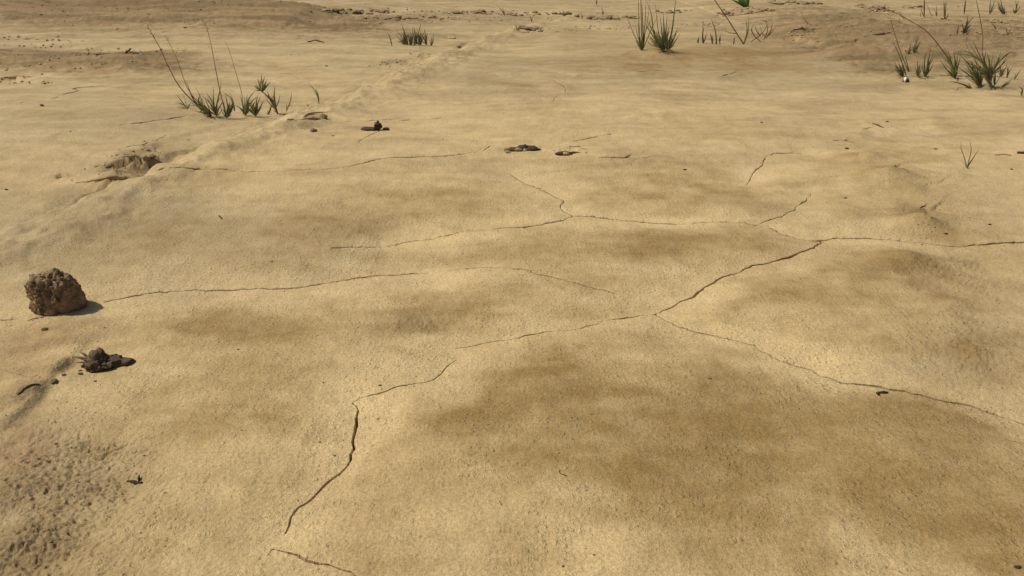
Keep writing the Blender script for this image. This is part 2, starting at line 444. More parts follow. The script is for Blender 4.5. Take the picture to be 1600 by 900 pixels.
def n_noise(N, L, vec, scale, detail=3, rough=.5, dim='3D'):
    n = N.new('ShaderNodeTexNoise'); n.noise_dimensions = dim; n.inputs['Scale'].default_value = scale
    n.inputs['Detail'].default_value = detail; n.inputs['Roughness'].default_value = rough
    L.new(vec, n.inputs['Vector'])
    return n.outputs[0]

def n_ramp(N, L, f, a, b):
    n = N.new('ShaderNodeMapRange'); n.interpolation_type = 'SMOOTHSTEP'
    n.inputs[1].default_value = a; n.inputs[2].default_value = b
    L.new(f, n.inputs[0])
    return n.outputs[0]

def ground_material():
    m, N, L, B = newmat('dried_mud')
    geo = N.new('ShaderNodeNewGeometry'); pos = geo.outputs['Position']
    at = N.new('ShaderNodeAttribute'); at.attribute_name = 'patches'
    sep = N.new('ShaderNodeSeparateColor'); L.new(at.outputs['Color'], sep.inputs[0])
    darker, grey, soil_shade = sep.outputs[0], sep.outputs[1], sep.outputs[2]
    rough = at.outputs['Alpha']
    def nn2(vec, sc, d=3, r=.5): return n_noise(N, L, vec, sc, d, r, '2D')
    n_big = nn2(pos, 2.2, 5, .6)
    n_mid = nn2(pos, 14, 5, .65)
    n_fin = nn2(pos, 105, 3, .7)
    n_grn = nn2(pos, 380, 2, .6)
    mp = N.new('ShaderNodeMapping'); mp.inputs['Scale'].default_value = (.5, 2.6, 1); mp.inputs['Rotation'].default_value = (0, 0, .12); L.new(pos, mp.inputs['Vector'])
    n_str = nn2(mp.outputs[0], 1.0, 4, .6)
    xyz = N.new('ShaderNodeSeparateXYZ'); L.new(pos, xyz.inputs[0])
    far = n_ramp(N, L, xyz.outputs[1], 3.0, 7.5)
    M_ = lambda a, b: n_math(N, L, 'MULTIPLY', a, b)
    col = n_mix(N, L, n_ramp(N, L, n_big, .3, .7), (.555, .420, .216), (.490, .368, .190))
    col = n_mix(N, L, M_(n_ramp(N, L, n_mid, .4, .68), .45), col, (.62, .465, .24))
    col = n_mix(N, L, M_(grey, .78), col, (.355, .280, .165))
    stk = M_(n_ramp(N, L, n_str, .47, .64), n_math(N, L, 'ADD', M_(M_(far, n_ramp(N, L, n_big, .25, .7)), .62), .10))
    col = n_mix(N, L, stk, col, (.345, .262, .142))
    stb = M_(n_ramp(N, L, n_str, .50, .36), n_math(N, L, 'ADD', M_(far, .18), .05))
    col = n_mix(N, L, stb, col, (.63, .485, .275))
    mp2 = N.new('ShaderNodeMapping'); mp2.inputs['Scale'].default_value = (1.1, 3.4, 1); mp2.inputs['Rotation'].default_value = (0, 0, -.35); L.new(pos, mp2.inputs['Vector'])
    n_flow = nn2(mp2.outputs[0], 2.0, 6, .68)
    sp = n_math(N, L, 'ADD', M_(n_math(N, L, 'SUBTRACT', n_mid, .5), .75), M_(n_math(N, L, 'SUBTRACT', n_fin, .5), .6))
    sp = n_math(N, L, 'ADD', sp, M_(n_math(N, L, 'SUBTRACT', n_flow, .5), 1.35))
    dmr = N.new('ShaderNodeMapRange'); dmr.inputs[1].default_value = -.12; dmr.inputs[2].default_value = 1.45
    L.new(n_math(N, L, 'ADD', darker, sp), dmr.inputs[0]); dm = dmr.outputs[0]
    col = n_mix(N, L, M_(dm, .98), col, (.245, .158, .058))
    sm = n_math(N, L, 'MULTIPLY', soil_shade, n_math(N, L, 'ADD', M_(n_mid, 1.4), .55), True)
    col = n_mix(N, L, M_(sm, .85), col, n_mix(N, L, n_ramp(N, L, n_str, .40, .62), (.285, .185, .095), (.150, .106, .046)))
    rm = M_(rough, n_ramp(N, L, n_fin, .42, .58))
    col = n_mix(N, L, M_(rm, .85), col, (.185, .132, .070))
    # grain: light and dark sand grains
    col = n_mix(N, L, .50, col, n_mix(N, L, n_ramp(N, L, n_grn, .3, .7), (.30, .30, .30), (.70, .70, .70)), 'OVERLAY')
    col = n_mix(N, L, .42, col, n_mix(N, L, n_ramp(N, L, n_fin, .3, .7), (.28, .28, .28), (.72, .72, .72)), 'OVERLAY')
    # sparse dark specks of organic crumbs
    vo = N.new('ShaderNodeTexVoronoi'); vo.voronoi_dimensions = '2D'; vo.inputs['Scale'].default_value = 14; L.new(pos, vo.inputs['Vector'])
    spk = n_math(N, L, 'LESS_THAN', vo.outputs['Distance'], M_(n_ramp(N, L, n_mid, .5, .8), .05))
    col = n_mix(N, L, M_(spk, .7), col, (.05, .032, .02))
    L.new(col, B.inputs['Base Color'])
    B.inputs['Roughness'].default_value = .92
    B.inputs['Specular IOR Level'].default_value = .15
    # relief: raindrop pimples, little crater rims and grain
    wv = N.new('ShaderNodeVectorMath'); wv.operation = 'MULTIPLY_ADD'
    nn = N.new('ShaderNodeTexNoise'); nn.noise_dimensions = '2D'; nn.inputs['Scale'].default_value = 70; nn.inputs['Detail'].default_value = 1; L.new(pos, nn.inputs['Vector'])
    L.new(nn.outputs['Color'], wv.inputs[0]); wv.inputs[1].default_value = (.010, .010, 0); L.new(pos, wv.inputs[2])
    def cells(sc):
        v = N.new('ShaderNodeTexVoronoi'); v.voronoi_dimensions = '2D'; v.inputs['Scale'].default_value = sc
        L.new(wv.outputs[0], v.inputs['Vector'])
        c = N.new('ShaderNodeSeparateColor'); L.new(v.outputs['Color'], c.inputs[0])
        return v.outputs['Distance'], c.outputs[0]
    d1, c1 = cells(44)
    keep = n_ramp(N, L, c1, .35, .9)
    pim = M_(n_ramp(N, L, d1, .34, .06), keep)
    d2, c2 = cells(60)
    ring = n_math(N, L, 'SUBTRACT', n_ramp(N, L, d2, .50, .28), n_ramp(N, L, d2, .26, .08))
    ring = M_(ring, n_ramp(N, L, c2, .45, .85))
    patch = n_ramp(N, L, nn2(pos, 5, 3), .36, .60)
    hgt = M_(n_math(N, L, 'ADD', M_(pim, 1.2), M_(ring, .6)), n_math(N, L, 'ADD', M_(patch, .8), .25))
    hgt = n_math(N, L, 'ADD', hgt, M_(n_fin, 1.15))
    hgt = n_math(N, L, 'ADD', hgt, M_(n_grn, .45))
    hgt = n_math(N, L, 'ADD', hgt, M_(nn2(pos, 42, 2), 1.2))
    bp = N.new('ShaderNodeBump'); bp.inputs['Strength'].default_value = .8; bp.inputs['Distance'].default_value = .0030
    L.new(hgt, bp.inputs['Height'])
    L.new(bp.outputs[0], B.inputs['Normal'])
    return m

def simple_mat(name, c1, c2, scale=60, rough=.85, bump=.0, bscale=120, var=.25, spec=.25, trans=0):
    m, N, L, B = newmat(name)
    tc = N.new('ShaderNodeTexCoord')
    oi = N.new('ShaderNodeObjectInfo')
    n = n_noise(N, L, tc.outputs['Object'], scale, 4, .6)
    col = n_mix(N, L, n_ramp(N, L, n, .3, .7), c1, c2)
    hs = N.new('ShaderNodeHueSaturation')
    L.new(n_math(N, L, 'ADD', n_math(N, L, 'MULTIPLY', oi.outputs['Random'], var * 2), 1 - var), hs.inputs['Value'])
    L.new(col, hs.inputs['Color'])
    L.new(hs.outputs[0], B.inputs['Base Color'])
    B.inputs['Roughness'].default_value = rough
    B.inputs['Specular IOR Level'].default_value = spec
    if bump:
        b = N.new('ShaderNodeBump'); b.inputs['Distance'].default_value = bump
        L.new(n_noise(N, L, tc.outputs['Object'], bscale, 6, .65), b.inputs['Height'])
        L.new(b.outputs[0], B.inputs['Normal'])
    if trans:
        tb = N.new('ShaderNodeBsdfTranslucent'); L.new(hs.outputs[0], tb.inputs['Color'])
        mx = N.new('ShaderNodeMixShader'); mx.inputs[0].default_value = trans
        L.new(B.outputs[0], mx.inputs[1]); L.new(tb.outputs[0], mx.inputs[2])
        L.new(mx.outputs[0], N['Material Output'].inputs['Surface'])
    return m

M = {
 'ground': ground_material(),
 'green': simple_mat('green_blade', (.135, .155, .052), (.20, .205, .08), 40, .55, var=.3, spec=.35, trans=.35),
 'olive': simple_mat('olive_blade', (.175, .175, .070), (.24, .225, .105), 40, .6, var=.3, trans=.35),
 'greygreen': simple_mat('grey_green_blade', (.120, .128, .070), (.17, .165, .09), 40, .7, var=.3, trans=.2),
 'bright': simple_mat('bright_green_blade', (.075, .150, .020), (.11, .19, .035), 30, .5, var=.2, spec=.35, trans=.25),
 'straw': simple_mat('dry_straw', (.36, .29, .17), (.46, .38, .24), 40, .8, var=.2),
 'stalk': simple_mat('brown_stalk', (.20, .15, .082), (.28, .21, .12), 40, .8, var=.25),
 'wood': simple_mat('dark_wet_wood', (.035, .022, .014), (.075, .047, .028), 120, .8, .002, 200),
 'pebble': simple_mat('dark_pebble', (.07, .048, .03), (.14, .098, .06), 120, .95, .002, 300),
 'clod': simple_mat('earth_clod', (.22, .155, .085), (.33, .24, .13), 30, .95, .004, 60, var=.2),
 'crust': simple_mat('mud_crust', (.30, .21, .105), (.42, .30, .155), 40, .95, .002, 120, var=.2),
 'shell': simple_mat('white_shell', (.75, .72, .66), (.85, .82, .76), 100, .5, var=.05),
}

def rock_material():
    m, N, L, B = newmat('pitted_rock')
    tc = N.new('ShaderNodeTexCoord'); o = tc.outputs['Object']
    a = n_noise(N, L, o, 24, 6, .65); b = n_noise(N, L, o, 80, 6, .7)
    col = n_mix(N, L, n_ramp(N, L, a, .35, .68), (.135, .090, .050), (.36, .25, .148))
    col = n_mix(N, L, n_math(N, L, 'MULTIPLY', n_ramp(N, L, b, .52, .7), .6), col, (.46, .36, .24))
    L.new(col, B.inputs['Base Color']); B.inputs['Roughness'].default_value = .95; B.inputs['Specular IOR Level'].default_value = .15
    bp = N.new('ShaderNodeBump'); bp.inputs['Distance'].default_value = .006; bp.inputs['Strength'].default_value = .9
    L.new(n_math(N, L, 'ADD', b, a), bp.inputs['Height']); L.new(bp.outputs[0], B.inputs['Normal'])
    return m
M['rock'] = rock_material()

# ------------------------------------------------------------------ object helpers
def mesh_obj(name, verts, faces, mat, parent=None, smooth=True):
    me = bpy.data.meshes.new(name)
    me.from_pydata([tuple(v) for v in verts], [], faces)
    if smooth:
        me.polygons.foreach_set('use_smooth', [True] * len(me.polygons))
    me.materials.append(M[mat] if isinstance(mat, str) else mat)
    o = bpy.data.objects.new(name, me)
    C.objects.link(o)
    if parent: o.parent = parent
    return o

def tag(o, label, cat, group=None):
    o['label'] = label; o['category'] = cat
    if group: o['group'] = group
    return o

# ------------------------------------------------------------------ the ground sheet
def build_ground():
    r = [1.10]
    while r[-1] < 23:
        r.append(r[-1] + float(dr_at(np.array(r[-1]))))
    pre = [.02, .15, .3, .5, .7, .85, 1.0]
    post = []
    q, st = r[-1], .08
    while q < 3000:
        st *= 1.16; q += st; post.append(q)
    R = np.array(pre + r + post)
    half = math.radians(45)
    nf = int(2 * half / DTH)
    fine = np.linspace(-half, half, nf + 1)
    coarse = np.linspace(half, 2 * math.pi - half, 100)[1:-1]
    T = np.concatenate([fine, coarse])
    nr, ntt = len(R), len(T)
    RR, TT = np.meshgrid(R, T, indexing='ij')
    X = RR * np.sin(TT); Y = RR * np.cos(TT)
    Z, (da, gr, sl_, ro) = height(X, Y, True)
    fade = 1 - sstep(30, 120, RR)
    Z = Z * fade
    wx, wy, wd = [q.reshape(X.shape) for q in crack_warp(X.ravel(), Y.ravel())]
    X = X + wx; Y = Y + wy; Z = Z - wd
    deep = (wd > 0).ravel()
    co = np.stack([X, Y, Z], -1).reshape(-1, 3).astype(np.float32)
    i = np.arange(nr - 1)[:, None]; j = np.arange(ntt)[None, :]
    j2 = (j + 1) % ntt
    a = i * ntt + j; b = i * ntt + j2; c = (i + 1) * ntt + j2; d = (i + 1) * ntt + j
    quads = np.stack([a, d, c, b], -1).reshape(-1, 4).astype(np.int32)
    me = bpy.data.meshes.new('ground')
    me.vertices.add(len(co)); me.vertices.foreach_set('co', co.ravel())
    me.loops.add(quads.size); me.loops.foreach_set('vertex_index', quads.ravel())
    me.polygons.add(len(quads))
    me.polygons.foreach_set('loop_start', np.arange(0, quads.size, 4, dtype=np.int32))
    me.polygons.foreach_set('use_smooth', ~deep[quads].any(axis=1))
    me.update(calc_edges=True)
    at = me.attributes.new('patches', 'FLOAT_COLOR', 'POINT')
    colr = np.stack([da, gr, sl_, ro], -1).reshape(-1, 4).astype(np.float32)
    at.data.foreach_set('color', colr.ravel())
    me.materials.append(M['ground'])
    o = bpy.data.objects.new('ground', me); C.objects.link(o)
    o['kind'] = 'structure'
    print('ground quads', len(quads))
    return o
build_ground()

# ------------------------------------------------------------------ rock and clods
def ico(sub):
    bm = bmesh.new(); bmesh.ops.create_icosphere(bm, subdivisions=sub, radius=1)
    v = np.array([x.co[:] for x in bm.verts]); f = [[q.index for q in p.verts] for p in bm.faces]
    bm.free()
    return v / np.linalg.norm(v, axis=1, keepdims=True), f

def star_shape(sub, ells, k=.02, centre=(0, 0, 0)):
    """surface of a blend of ellipsoids (centre, radii), seen from one centre"""
    v, f = ico(sub)
    c = np.array(centre)
    t = np.full(len(v), 1.0)
    for _ in range(60):
        p = c + v * t[:, None]
        e = 0
        for (ec, er) in ells:
            q = (p - np.array(ec)) / np.array(er)
            ln = np.linalg.norm(q, axis=1)
            d = (ln - 1) * min(er)
            e = e + np.exp(-d / k)
        sd = -k * np.log(e + 1e-30)
        t = np.maximum(t - sd * .6, .004)
    return c + v * t[:, None], v, f

def cells3(p):
    """distance to the nearest and second nearest scattered point, and a random value for each cell"""
    b = np.floor(p).astype(np.int32)
    F1 = np.full(len(p), 9.0); F2 = np.full(len(p), 9.0); ID = np.zeros(len(p))
    for dx in (-1, 0, 1):
        for dy in (-1, 0, 1):
            for dz in (-1, 0, 1):
                c = b + np.array([dx, dy, dz])
                h = PERM[PERM[PERM[c[:, 0] & 255] + (c[:, 1] & 255)] + (c[:, 2] & 255)]
                fp = c + np.stack([PERM[h + 11], PERM[h + 57], PERM[h + 123]], 1) / 255.0
                d = np.linalg.norm(p - fp, axis=1)
                m = d < F1
                F2 = np.where(m, F1, np.minimum(F2, d)); ID = np.where(m, PERM[h + 201] / 255.0, ID); F1 = np.where(m, d, F1)
    return F1, F2, ID

def big_rock():
    p = P(92, 479); k = mpp(p) * .69
    dr, f = ico(6)
    planes = [((-1, 0, .05), 43), ((-.62, -.78, .05), 39), ((.05, -1, .12), 33), ((.72, -.68, .05), 37), ((1, .1, .10), 41), ((.70, -.12, .70), 41), ((.12, -.45, .88), 43),
              ((0, .1, 1), 45), ((-.42, .1, .90), 42), ((0, 1, .1), 31), ((-.2, .8, .55), 37), ((0, 0, -1), 34), ((.5, .8, .3), 36)]
    inv = 0
    for n, hh in planes:
        n = np.array(n) / np.linalg.norm(n)
        inv = inv + np.clip(dr @ n / hh, 1e-4, 9) ** 14
    t = inv ** (-1 / 14)
    sp = np.array([-42, 2, 42.]); sp /= np.linalg.norm(sp)
    t = t + 15 * np.exp(-((1 - dr @ sp) / .006))
    co = dr * (t * k)[:, None] + np.array([0, 0, 32 * k])
    q = co / (k * 100)
    left = 1 - sstep(.02, .16, q[:, 0] - .4 * (q[:, 2] - .3))
    wq = q + .025 * np.stack([noise3(q * 9), noise3(q * 9 + 31), noise3(q * 9 + 57)], 1)
    f1, f2, cid = cells3(wq * np.array([9.5, 9.5, 5.0]) + 3)
    g1, g2, gid = cells3(wq * np.array([21., 21., 15.]) + 7)
    n3 = noise3(q * 24 + 9); n4 = noise3(q * 55 + 3); n1 = noise3(q * 5 + 2)
    crev = np.clip(1 - (f2 - f1) / .16, 0, 1)
    disp = k * (2.5 + 4.5 * n1 - 9.5 * (.35 + .65 * left) * (1 - sstep(.10, .60, f1)) + 4.6 * (cid - .5) - 3.0 * crev * (.4 + .6 * left) - 3.2 * (.5 + .5 * left) * (1 - sstep(.1, .55, g1)) + 1.2 * (gid - .5) + 1.0 * n3 + .8 * n4)
    co = co + dr * disp[:, None]
    z0 = ground_z(*p)
    o = mesh_obj('rock', co, f, 'rock')
    o.location = (p[0], p[1], z0 - 2.0 * k - .004)
    tag(o, 'large pitted brown rock standing on the mud at the left edge', 'rock')
big_rock()

def clod_mesh(co, dr, f, k, amp=1.0, seed=0):
    q = co / (k * 100)
    n1 = noise3(q * 7 + seed); n2 = 1 - 2 * np.abs(noise3(q * 14 + seed + 4)); n3 = noise3(q * 30 + seed)
    return co + dr * (k * amp * (5 * n1 + 3.2 * n2 + 2.2 * n3))[:, None]

def dark_clod():
    p = P(160, 570); k = mpp(p) * .92
    root = bpy.data.objects.new('crumbled_clod', None); C.objects.link(root)
    root.location = (p[0], p[1], ground_z(*p) - .004)
    tag(root, 'small dark crumbled clod with splinters lying below the large rock', 'clod')
    ells = [((-6*k, 0, 12*k), (13*k, 14*k, 15*k)), ((-4*k, 2*k, 26*k), (7*k, 8*k, 9*k)), ((8*k, 2*k, 9*k), (14*k, 12*k, 11*k)), ((26*k, 6*k, 5*k), (13*k, 9*k, 8*k))]
    co, dr, f = star_shape(5, ells, 3 * k, (2*k, 0, 10 * k))
    co = clod_mesh(co, dr, f, k, 1.25, 31) * np.array([1.05, 1.05, .78])
    mesh_obj('clod_body', co, f, M['wood_clod'], root)
    for i, (a, b, w) in enumerate([((-14, -2, 12), (-38, -4, 22), 3.4), ((-12, -4, 9), (-34, -6, 13), 3.0), ((-16, 0, 14), (-30, 3, 26), 2.6)]):
        v, fc = bar([np.array(a) * k, (np.array(a) + np.array(b)) * .5 * k + np.array([0, 0, k * 1.2]), np.array(b) * k], [w * k, w * k * .9, w * .45 * k], 6, .5)
        mesh_obj('splinter', v, fc, 'stalk', root)

def bar(pts, rad, n=6, flat_=1.0):
    """tapered tube along pts"""
    pts = [np.array(p, float) for p in pts]
    V, F = [], []
    for i, p in enumerate(pts):
        d = pts[min(i + 1, len(pts) - 1)] - pts[max(i - 1, 0)]
        d /= np.linalg.norm(d) + 1e-9
        a = np.cross(d, [0.1, .99, .05]); a /= np.linalg.norm(a) + 1e-9
        b = np.cross(d, a)
        for j in range(n):
            t = 2 * math.pi * j / n
            V.append(p + rad[i] * (a * math.cos(t) + b * math.sin(t) * flat_))
    for i in range(len(pts) - 1):
        for j in range(n):
            F.append([i * n + j, i * n + (j + 1) % n, (i + 1) * n + (j + 1) % n, (i + 1) * n + j])
    F.append(list(range(n))[::-1]); F.append([(len(pts) - 1) * n + j for j in range(n)])
    return V, F

M['wood_clod'] = simple_mat('dark_earth_clod', (.065, .044, .027), (.16, .112, .07), 60, .95, .006, 90, var=.05)
dark_clod()

PROTO = []
for s in range(5):
    v, f = ico(3)
    co = v * np.array([1.0, .8, .55])
    co = co + v * (.32 * noise3(v * 1.9 + s * 7.7) + .24 * noise3(v * 3.9 + s * 3.1) + .07 * noise3(v * 8 + s))[:, None]
    me = bpy.data.meshes.new('earth_clod'); me.from_pydata([tuple(q) for q in co], [], f)
    me.polygons.foreach_set('use_smooth', [True] * len(me.polygons))
    PROTO.append(me)

def lump(name, u, v, wpx, label, cat, mat, group=None, sz=1.0, sink=.35, asp=1.0):
    p = P(u, v); r = wpx * .5 * mpp(p)
    me = rnd.choice(PROTO).copy(); me.materials.append(M[mat]); me.name = name
    o = bpy.data.objects.new(name, me); C.objects.link(o)
    o.scale = (r, r * asp, r * sz)
    o.rotation_euler = (0, 0, rnd.uniform(-.5, .5))
    o.location = (p[0], p[1], ground_z(*p) + r * sz * .55 * (1 - 2 * sink))
    return tag(o, label, cat, group)

# clods turned up along old wheel ruts, at the back
ROWS = [((795, 22), (905, 24), 9, 'small earth clod at the right end of the far rut', 'clods at the right end of the far rut'), ((808, 46), (842, 47), 6, 'small dark clod beside the dry grey sprout on the far mud', 'clods beside the dry sprout'),((505, 19), (612, 19), 17, 'brown earth clod in the rut row above the grey-green grass tuft', 'clods in the far rut'),
        ((690, 20), (795, 21), 13, 'brown earth clod in the rut row right of the grey-green tuft', 'clods in the far rut, right stretch'),
        ((562, 30), (692, 29), 19, 'brown earth clod in the nearer rut row just above the grey-green tuft', 'clods in the near rut'),
        ((922, 29), (998, 28), 15, 'dark earth clod heaped in the rut left of the tall grass clump', 'clods left of the tall grass'),
        ((1030, 19), (1078, 18), 6, 'earth clod in the rut behind the tall grass clump', 'clods behind the tall grass'),
        ((1120, 25), (1205, 19), 12, 'earth clod in the rut above the leaning brown stem', 'clods above the leaning stem'),
        ((1205, 5), (1278, 7), 12, 'dark earth clod at the top edge right of the bright green leaves', 'clods at the top edge'),
        ((1345, 12), (1392, 20), 8, 'earth clod near the top edge above the seed head', 'clods above the seed head'),
        ((1412, 12), (1440, 12), 4, 'small round clod beside the thin upright stem at the top right', 'clods beside the thin stem')]
for (a, b, n, lab, grp) in ROWS:
    n = int(n * 1.5)
    for i in range(n):
        t = (i + rnd.uniform(-.6, .6)) / max(1, n - 1)
        lump('earth_clod', a[0] + (b[0] - a[0]) * t, a[1] + (b[1] - a[1]) * t + rnd.uniform(-2.0, 2.0), rnd.choice((4, 5, 7, 9, 13)) * rnd.uniform(.8, 1.2), lab, 'clod', 'clod', grp, rnd.uniform(.5, 1.0), .3, rnd.uniform(.8, 1.4))

# single pebbles and crumbs
PEB = [(66, 166, 7, 'dark pebble sitting on the crack at the far left', 1.2), (70, 131, 6, 'small dark pebble above the crack at the far left', .7),
       (590, 655, 5, 'dark pebble right of the crack bend in the foreground', .7), (505, 597, 4, 'tiny dark crumb left of the crack bend', .7),
       (647, 605, 4, 'tiny crumb touching the underside of the foreground crack', .7), (523, 714, 5, 'dark crumb left of the deep foreground crack', .7),
       (594, 603, 7, 'pale mud crumb above the foreground crack', .6), (372, 545, 5, 'dark crumb alone right of the crumbled clod', .7),
       (163, 512, 4, 'tiny dark crumb between the rock and the crumbled clod', .7), (70, 515, 12, 'dark flat crumb below the large rock', .5),
       (124, 574, 8, 'dark fragment at the left foot of the crumbled clod', .7), (124, 580, 9, 'lower dark fragment left of the crumbled clod', .5),
       (148, 592, 6, 'small dark crumb just below the crumbled clod', .5), (1110, 592, 6, 'dark crumb alone on the dark mud in the middle right', .7),
       (1190, 191, 6, 'dark flat crumb on the smooth mud behind the crack network', .5), (1321, 310, 7, 'dark crumb on the smooth mud left of the small mounds', .5),
       (1478, 365, 8, 'dark crumb beside the low mound at the right', .6), (1546, 351, 7, 'dark crumb at the right under the lone sprout', .6),
       (1462, 233, 7, 'dark crumb in a line left of the lone sprout', .5), (1070, 265, 8, 'flat dark crumb on the smooth mud below the dark debris', .4),
       (258, 852, 4, 'dark crumb in the foreground near the left bottom', .6), (225, 711, 4, 'dark crumb above the forked twig', .6), (258, 769, 4, 'dark crumb right of the forked twig', .7),
       (928, 867, 5, 'dark crumb at the bottom edge in the middle', .6), (880, 884, 6, 'larger dark crumb at the bottom edge in the middle', .6), (425, 409, 5, 'dark crumb on the grey mud left of centre', .7),
       (500, 690, 5, 'dark crumb beside the flaky patch left of the deep crack', .6), (110, 205, 4, 'crumb on the pale gully floor at the left', .6), (295, 219, 4, 'crumb below the left grass tufts', .6),
       (1590, 886, 12, 'dark crumb at the right bottom corner', .6), (520, 212, 5, 'dark crumb left of the wood chip', .6), (510, 103, 6, 'dark crumb on the far gully floor', .6), (290, 46, 6, 'dark crumb at the foot of the brown bank', .7),
       (1386, 191, 6, 'dark crumb behind the small mounds', .5), (1580, 265, 6, 'dark crumb right of the lone sprout', .5), (10, 297, 6, 'dark crumb at the left edge of the gully', .7), (1323, 233, 8, 'dark crumb beside the small mound behind the right crack', .5)]
for u, v, w, lab, sz in PEB:
    lump('mud_crumb', u, v, w * .68, lab, 'crumb', 'pebble', None, max(sz, .7), .25, rnd.uniform(.7, 1.2))

for u, v, w, lab in [(84, 594, 11, 'rough clod in the crumbled ledge below the dark clod'), (99, 582, 7, 'small clod at the top of the crumbled ledge at the left'),
                     (505, 183, 16, 'earth clod under the curled dry leaf at the gully edge'), (490, 204, 12, 'earth clod in the gully below the curled dry leaf'), (690, 84, 14, 'earth clod on the gully edge right of the grey-green tuft'), (716, 74, 10, 'small clod on the gully edge furthest right of the grey-green tuft'),
                     (170, 262, 10, 'clod in the hollow of the gully at the left'), (215, 254, 12, 'larger clod at the rim of the gully hollow'), (238, 246, 9, 'small clod at the right rim of the gully hollow')]:
    lump('earth_clod', u, v, w * .85, lab, 'clod', 'clod', 'clods along the ledges', 1.25, .45, rnd.uniform(.7, 1.1))

# loose crumbs nobody could count: along cracks, ledges and in the pitted mud
def crumbs():
    rng = np.random.RandomState(5)
    pts = []
    for st, q, w in crk:
        for _ in range(int(9 * st * np.linalg.norm(np.diff(w, axis=0), axis=1).sum() + 2)):
            a = q[rng.randint(len(q))]; pts.append((a[0] + rng.randn() * .035, a[1] + rng.randn() * .035, rng.uniform(.0015, .0042)))
    for line, A, Lr in LEDGES:
        if A < .05 or math.hypot(*line[0]) < 4: continue
        for _ in range(int(500 * A)):
            i = rng.randint(len(line) - 1); t = rng.rand(); a = line[i] * (1 - t) + line[i + 1] * t
            sc = .0010 * math.hypot(*a)
            pts.append((a[0] + rng.randn() * .09, a[1] + rng.randn() * .09 - .04, rng.uniform(.8, 2.2) * sc))
    for u, v, su, sv, n in [(90, 760, 90, 90, 260), (1530, 540, 60, 60, 110), (1350, 60, 120, 26, 130), (1540, 60, 80, 30, 90), (120, 88, 150, 12, 130), (250, 24, 250, 12, 160), (620, 24, 130, 6, 130), (960, 28, 40, 5, 50), (1460, 350, 40, 30, 70), (800, 600, 400, 160, 120)]:
        for _ in range(n):
            p = flat(u + rng.randn() * su * .7, max(-6, v + rng.randn() * sv * .7))
            pts.append((p[0], p[1], rng.uniform(.6, 1.7) * .0010 * max(1.2, math.hypot(*p))))
    pts = np.array(pts)
    z = height(pts[:, 0].copy(), pts[:, 1].copy())
    oc = np.array([(1, 0, 0), (-1, 0, 0), (0, 1, 0), (0, -1, 0), (0, 0, 1), (0, 0, -1)], float)
    tr = [(0, 2, 4), (2, 1, 4), (1, 3, 4), (3, 0, 4), (2, 0, 5), (1, 2, 5), (3, 1, 5), (0, 3, 5)]
    V, F = [], []
    for (x, y, r), zz in zip(pts, z):
        b = len(V); a = rng.rand() * 6.28
        R = np.array([[math.cos(a), -math.sin(a), 0], [math.sin(a), math.cos(a), 0], [0, 0, 1]])
        c = (oc * rng.uniform(.6, 1.3, (6, 1)) * np.array([1.2, .9, .7])) @ R.T * r
        V += [tuple(q) for q in c + np.array([x, y, zz + r * .25])]
        F += [[b + i for i in t] for t in tr]
    o = mesh_obj('mud_crumbs', V, F, 'crust', None, False)
    o['kind'] = 'stuff'; o['label'] = 'loose mud crumbs strewn along the cracks and ledges'; o['category'] = 'crumbs'
crumbs()

# pale stone beside the right sprout
def shell():
    p = P(1414, 128); k = mpp(p)
    root = bpy.data.objects.new('shell_fragment', None); C.objects.link(root); root.location = (p[0], p[1], ground_z(*p))
    tag(root, 'white tipped shell fragment at the foot of the right sprouts', 'shell')
    v, f = ico(3)
    co = v * np.array([4, 4, 3]) * k + np.array([1 * k, 0, 2 * k])
    mesh_obj('base', clod_mesh(co, v, f, k, .12, 3), f, 'pebble', root)
    co = v * np.array([1.5, 1.8, 2.8]) * k * (1.15 - .3 * v[:, 2:]) + np.array([-1.2 * k, -1.6 * k, 4.2 * k])
    mesh_obj('tip', clod_mesh(co, v, f, k, .08, 8), f, 'shell', root)
shell()

# ------------------------------------------------------------------ things drawn from pixel paths: blades, stems, twigs
def lift(u, v, yplane):
    d = ray(u, v); t = yplane / d[1]
    return np.array([d[0] * t, yplane, CAM_H + d[2] * t])

def smooth_path(pts, n):
    pts = np.array(pts, float)
    if len(pts) == 2:
        t = np.linspace(0, 1, n)[:, None]
        return pts[0] * (1 - t) + pts[1] * t
    d = np.concatenate([[0], np.cumsum(np.linalg.norm(np.diff(pts, axis=0), axis=1))])
    s = np.linspace(0, d[-1], n)
    tan = np.gradient(pts, d, axis=0)
    out = []
    for q in s:
        i = min(np.searchsorted(d, q, side='right') - 1, len(d) - 2)
        h = d[i + 1] - d[i]; t = (q - d[i]) / h
        out.append((2*t**3-3*t**2+1)*pts[i] + (t**3-2*t**2+t)*h*tan[i] + (-2*t**3+3*t**2)*pts[i+1] + (t**3-t**2)*h*tan[i+1])
    return np.array(out)

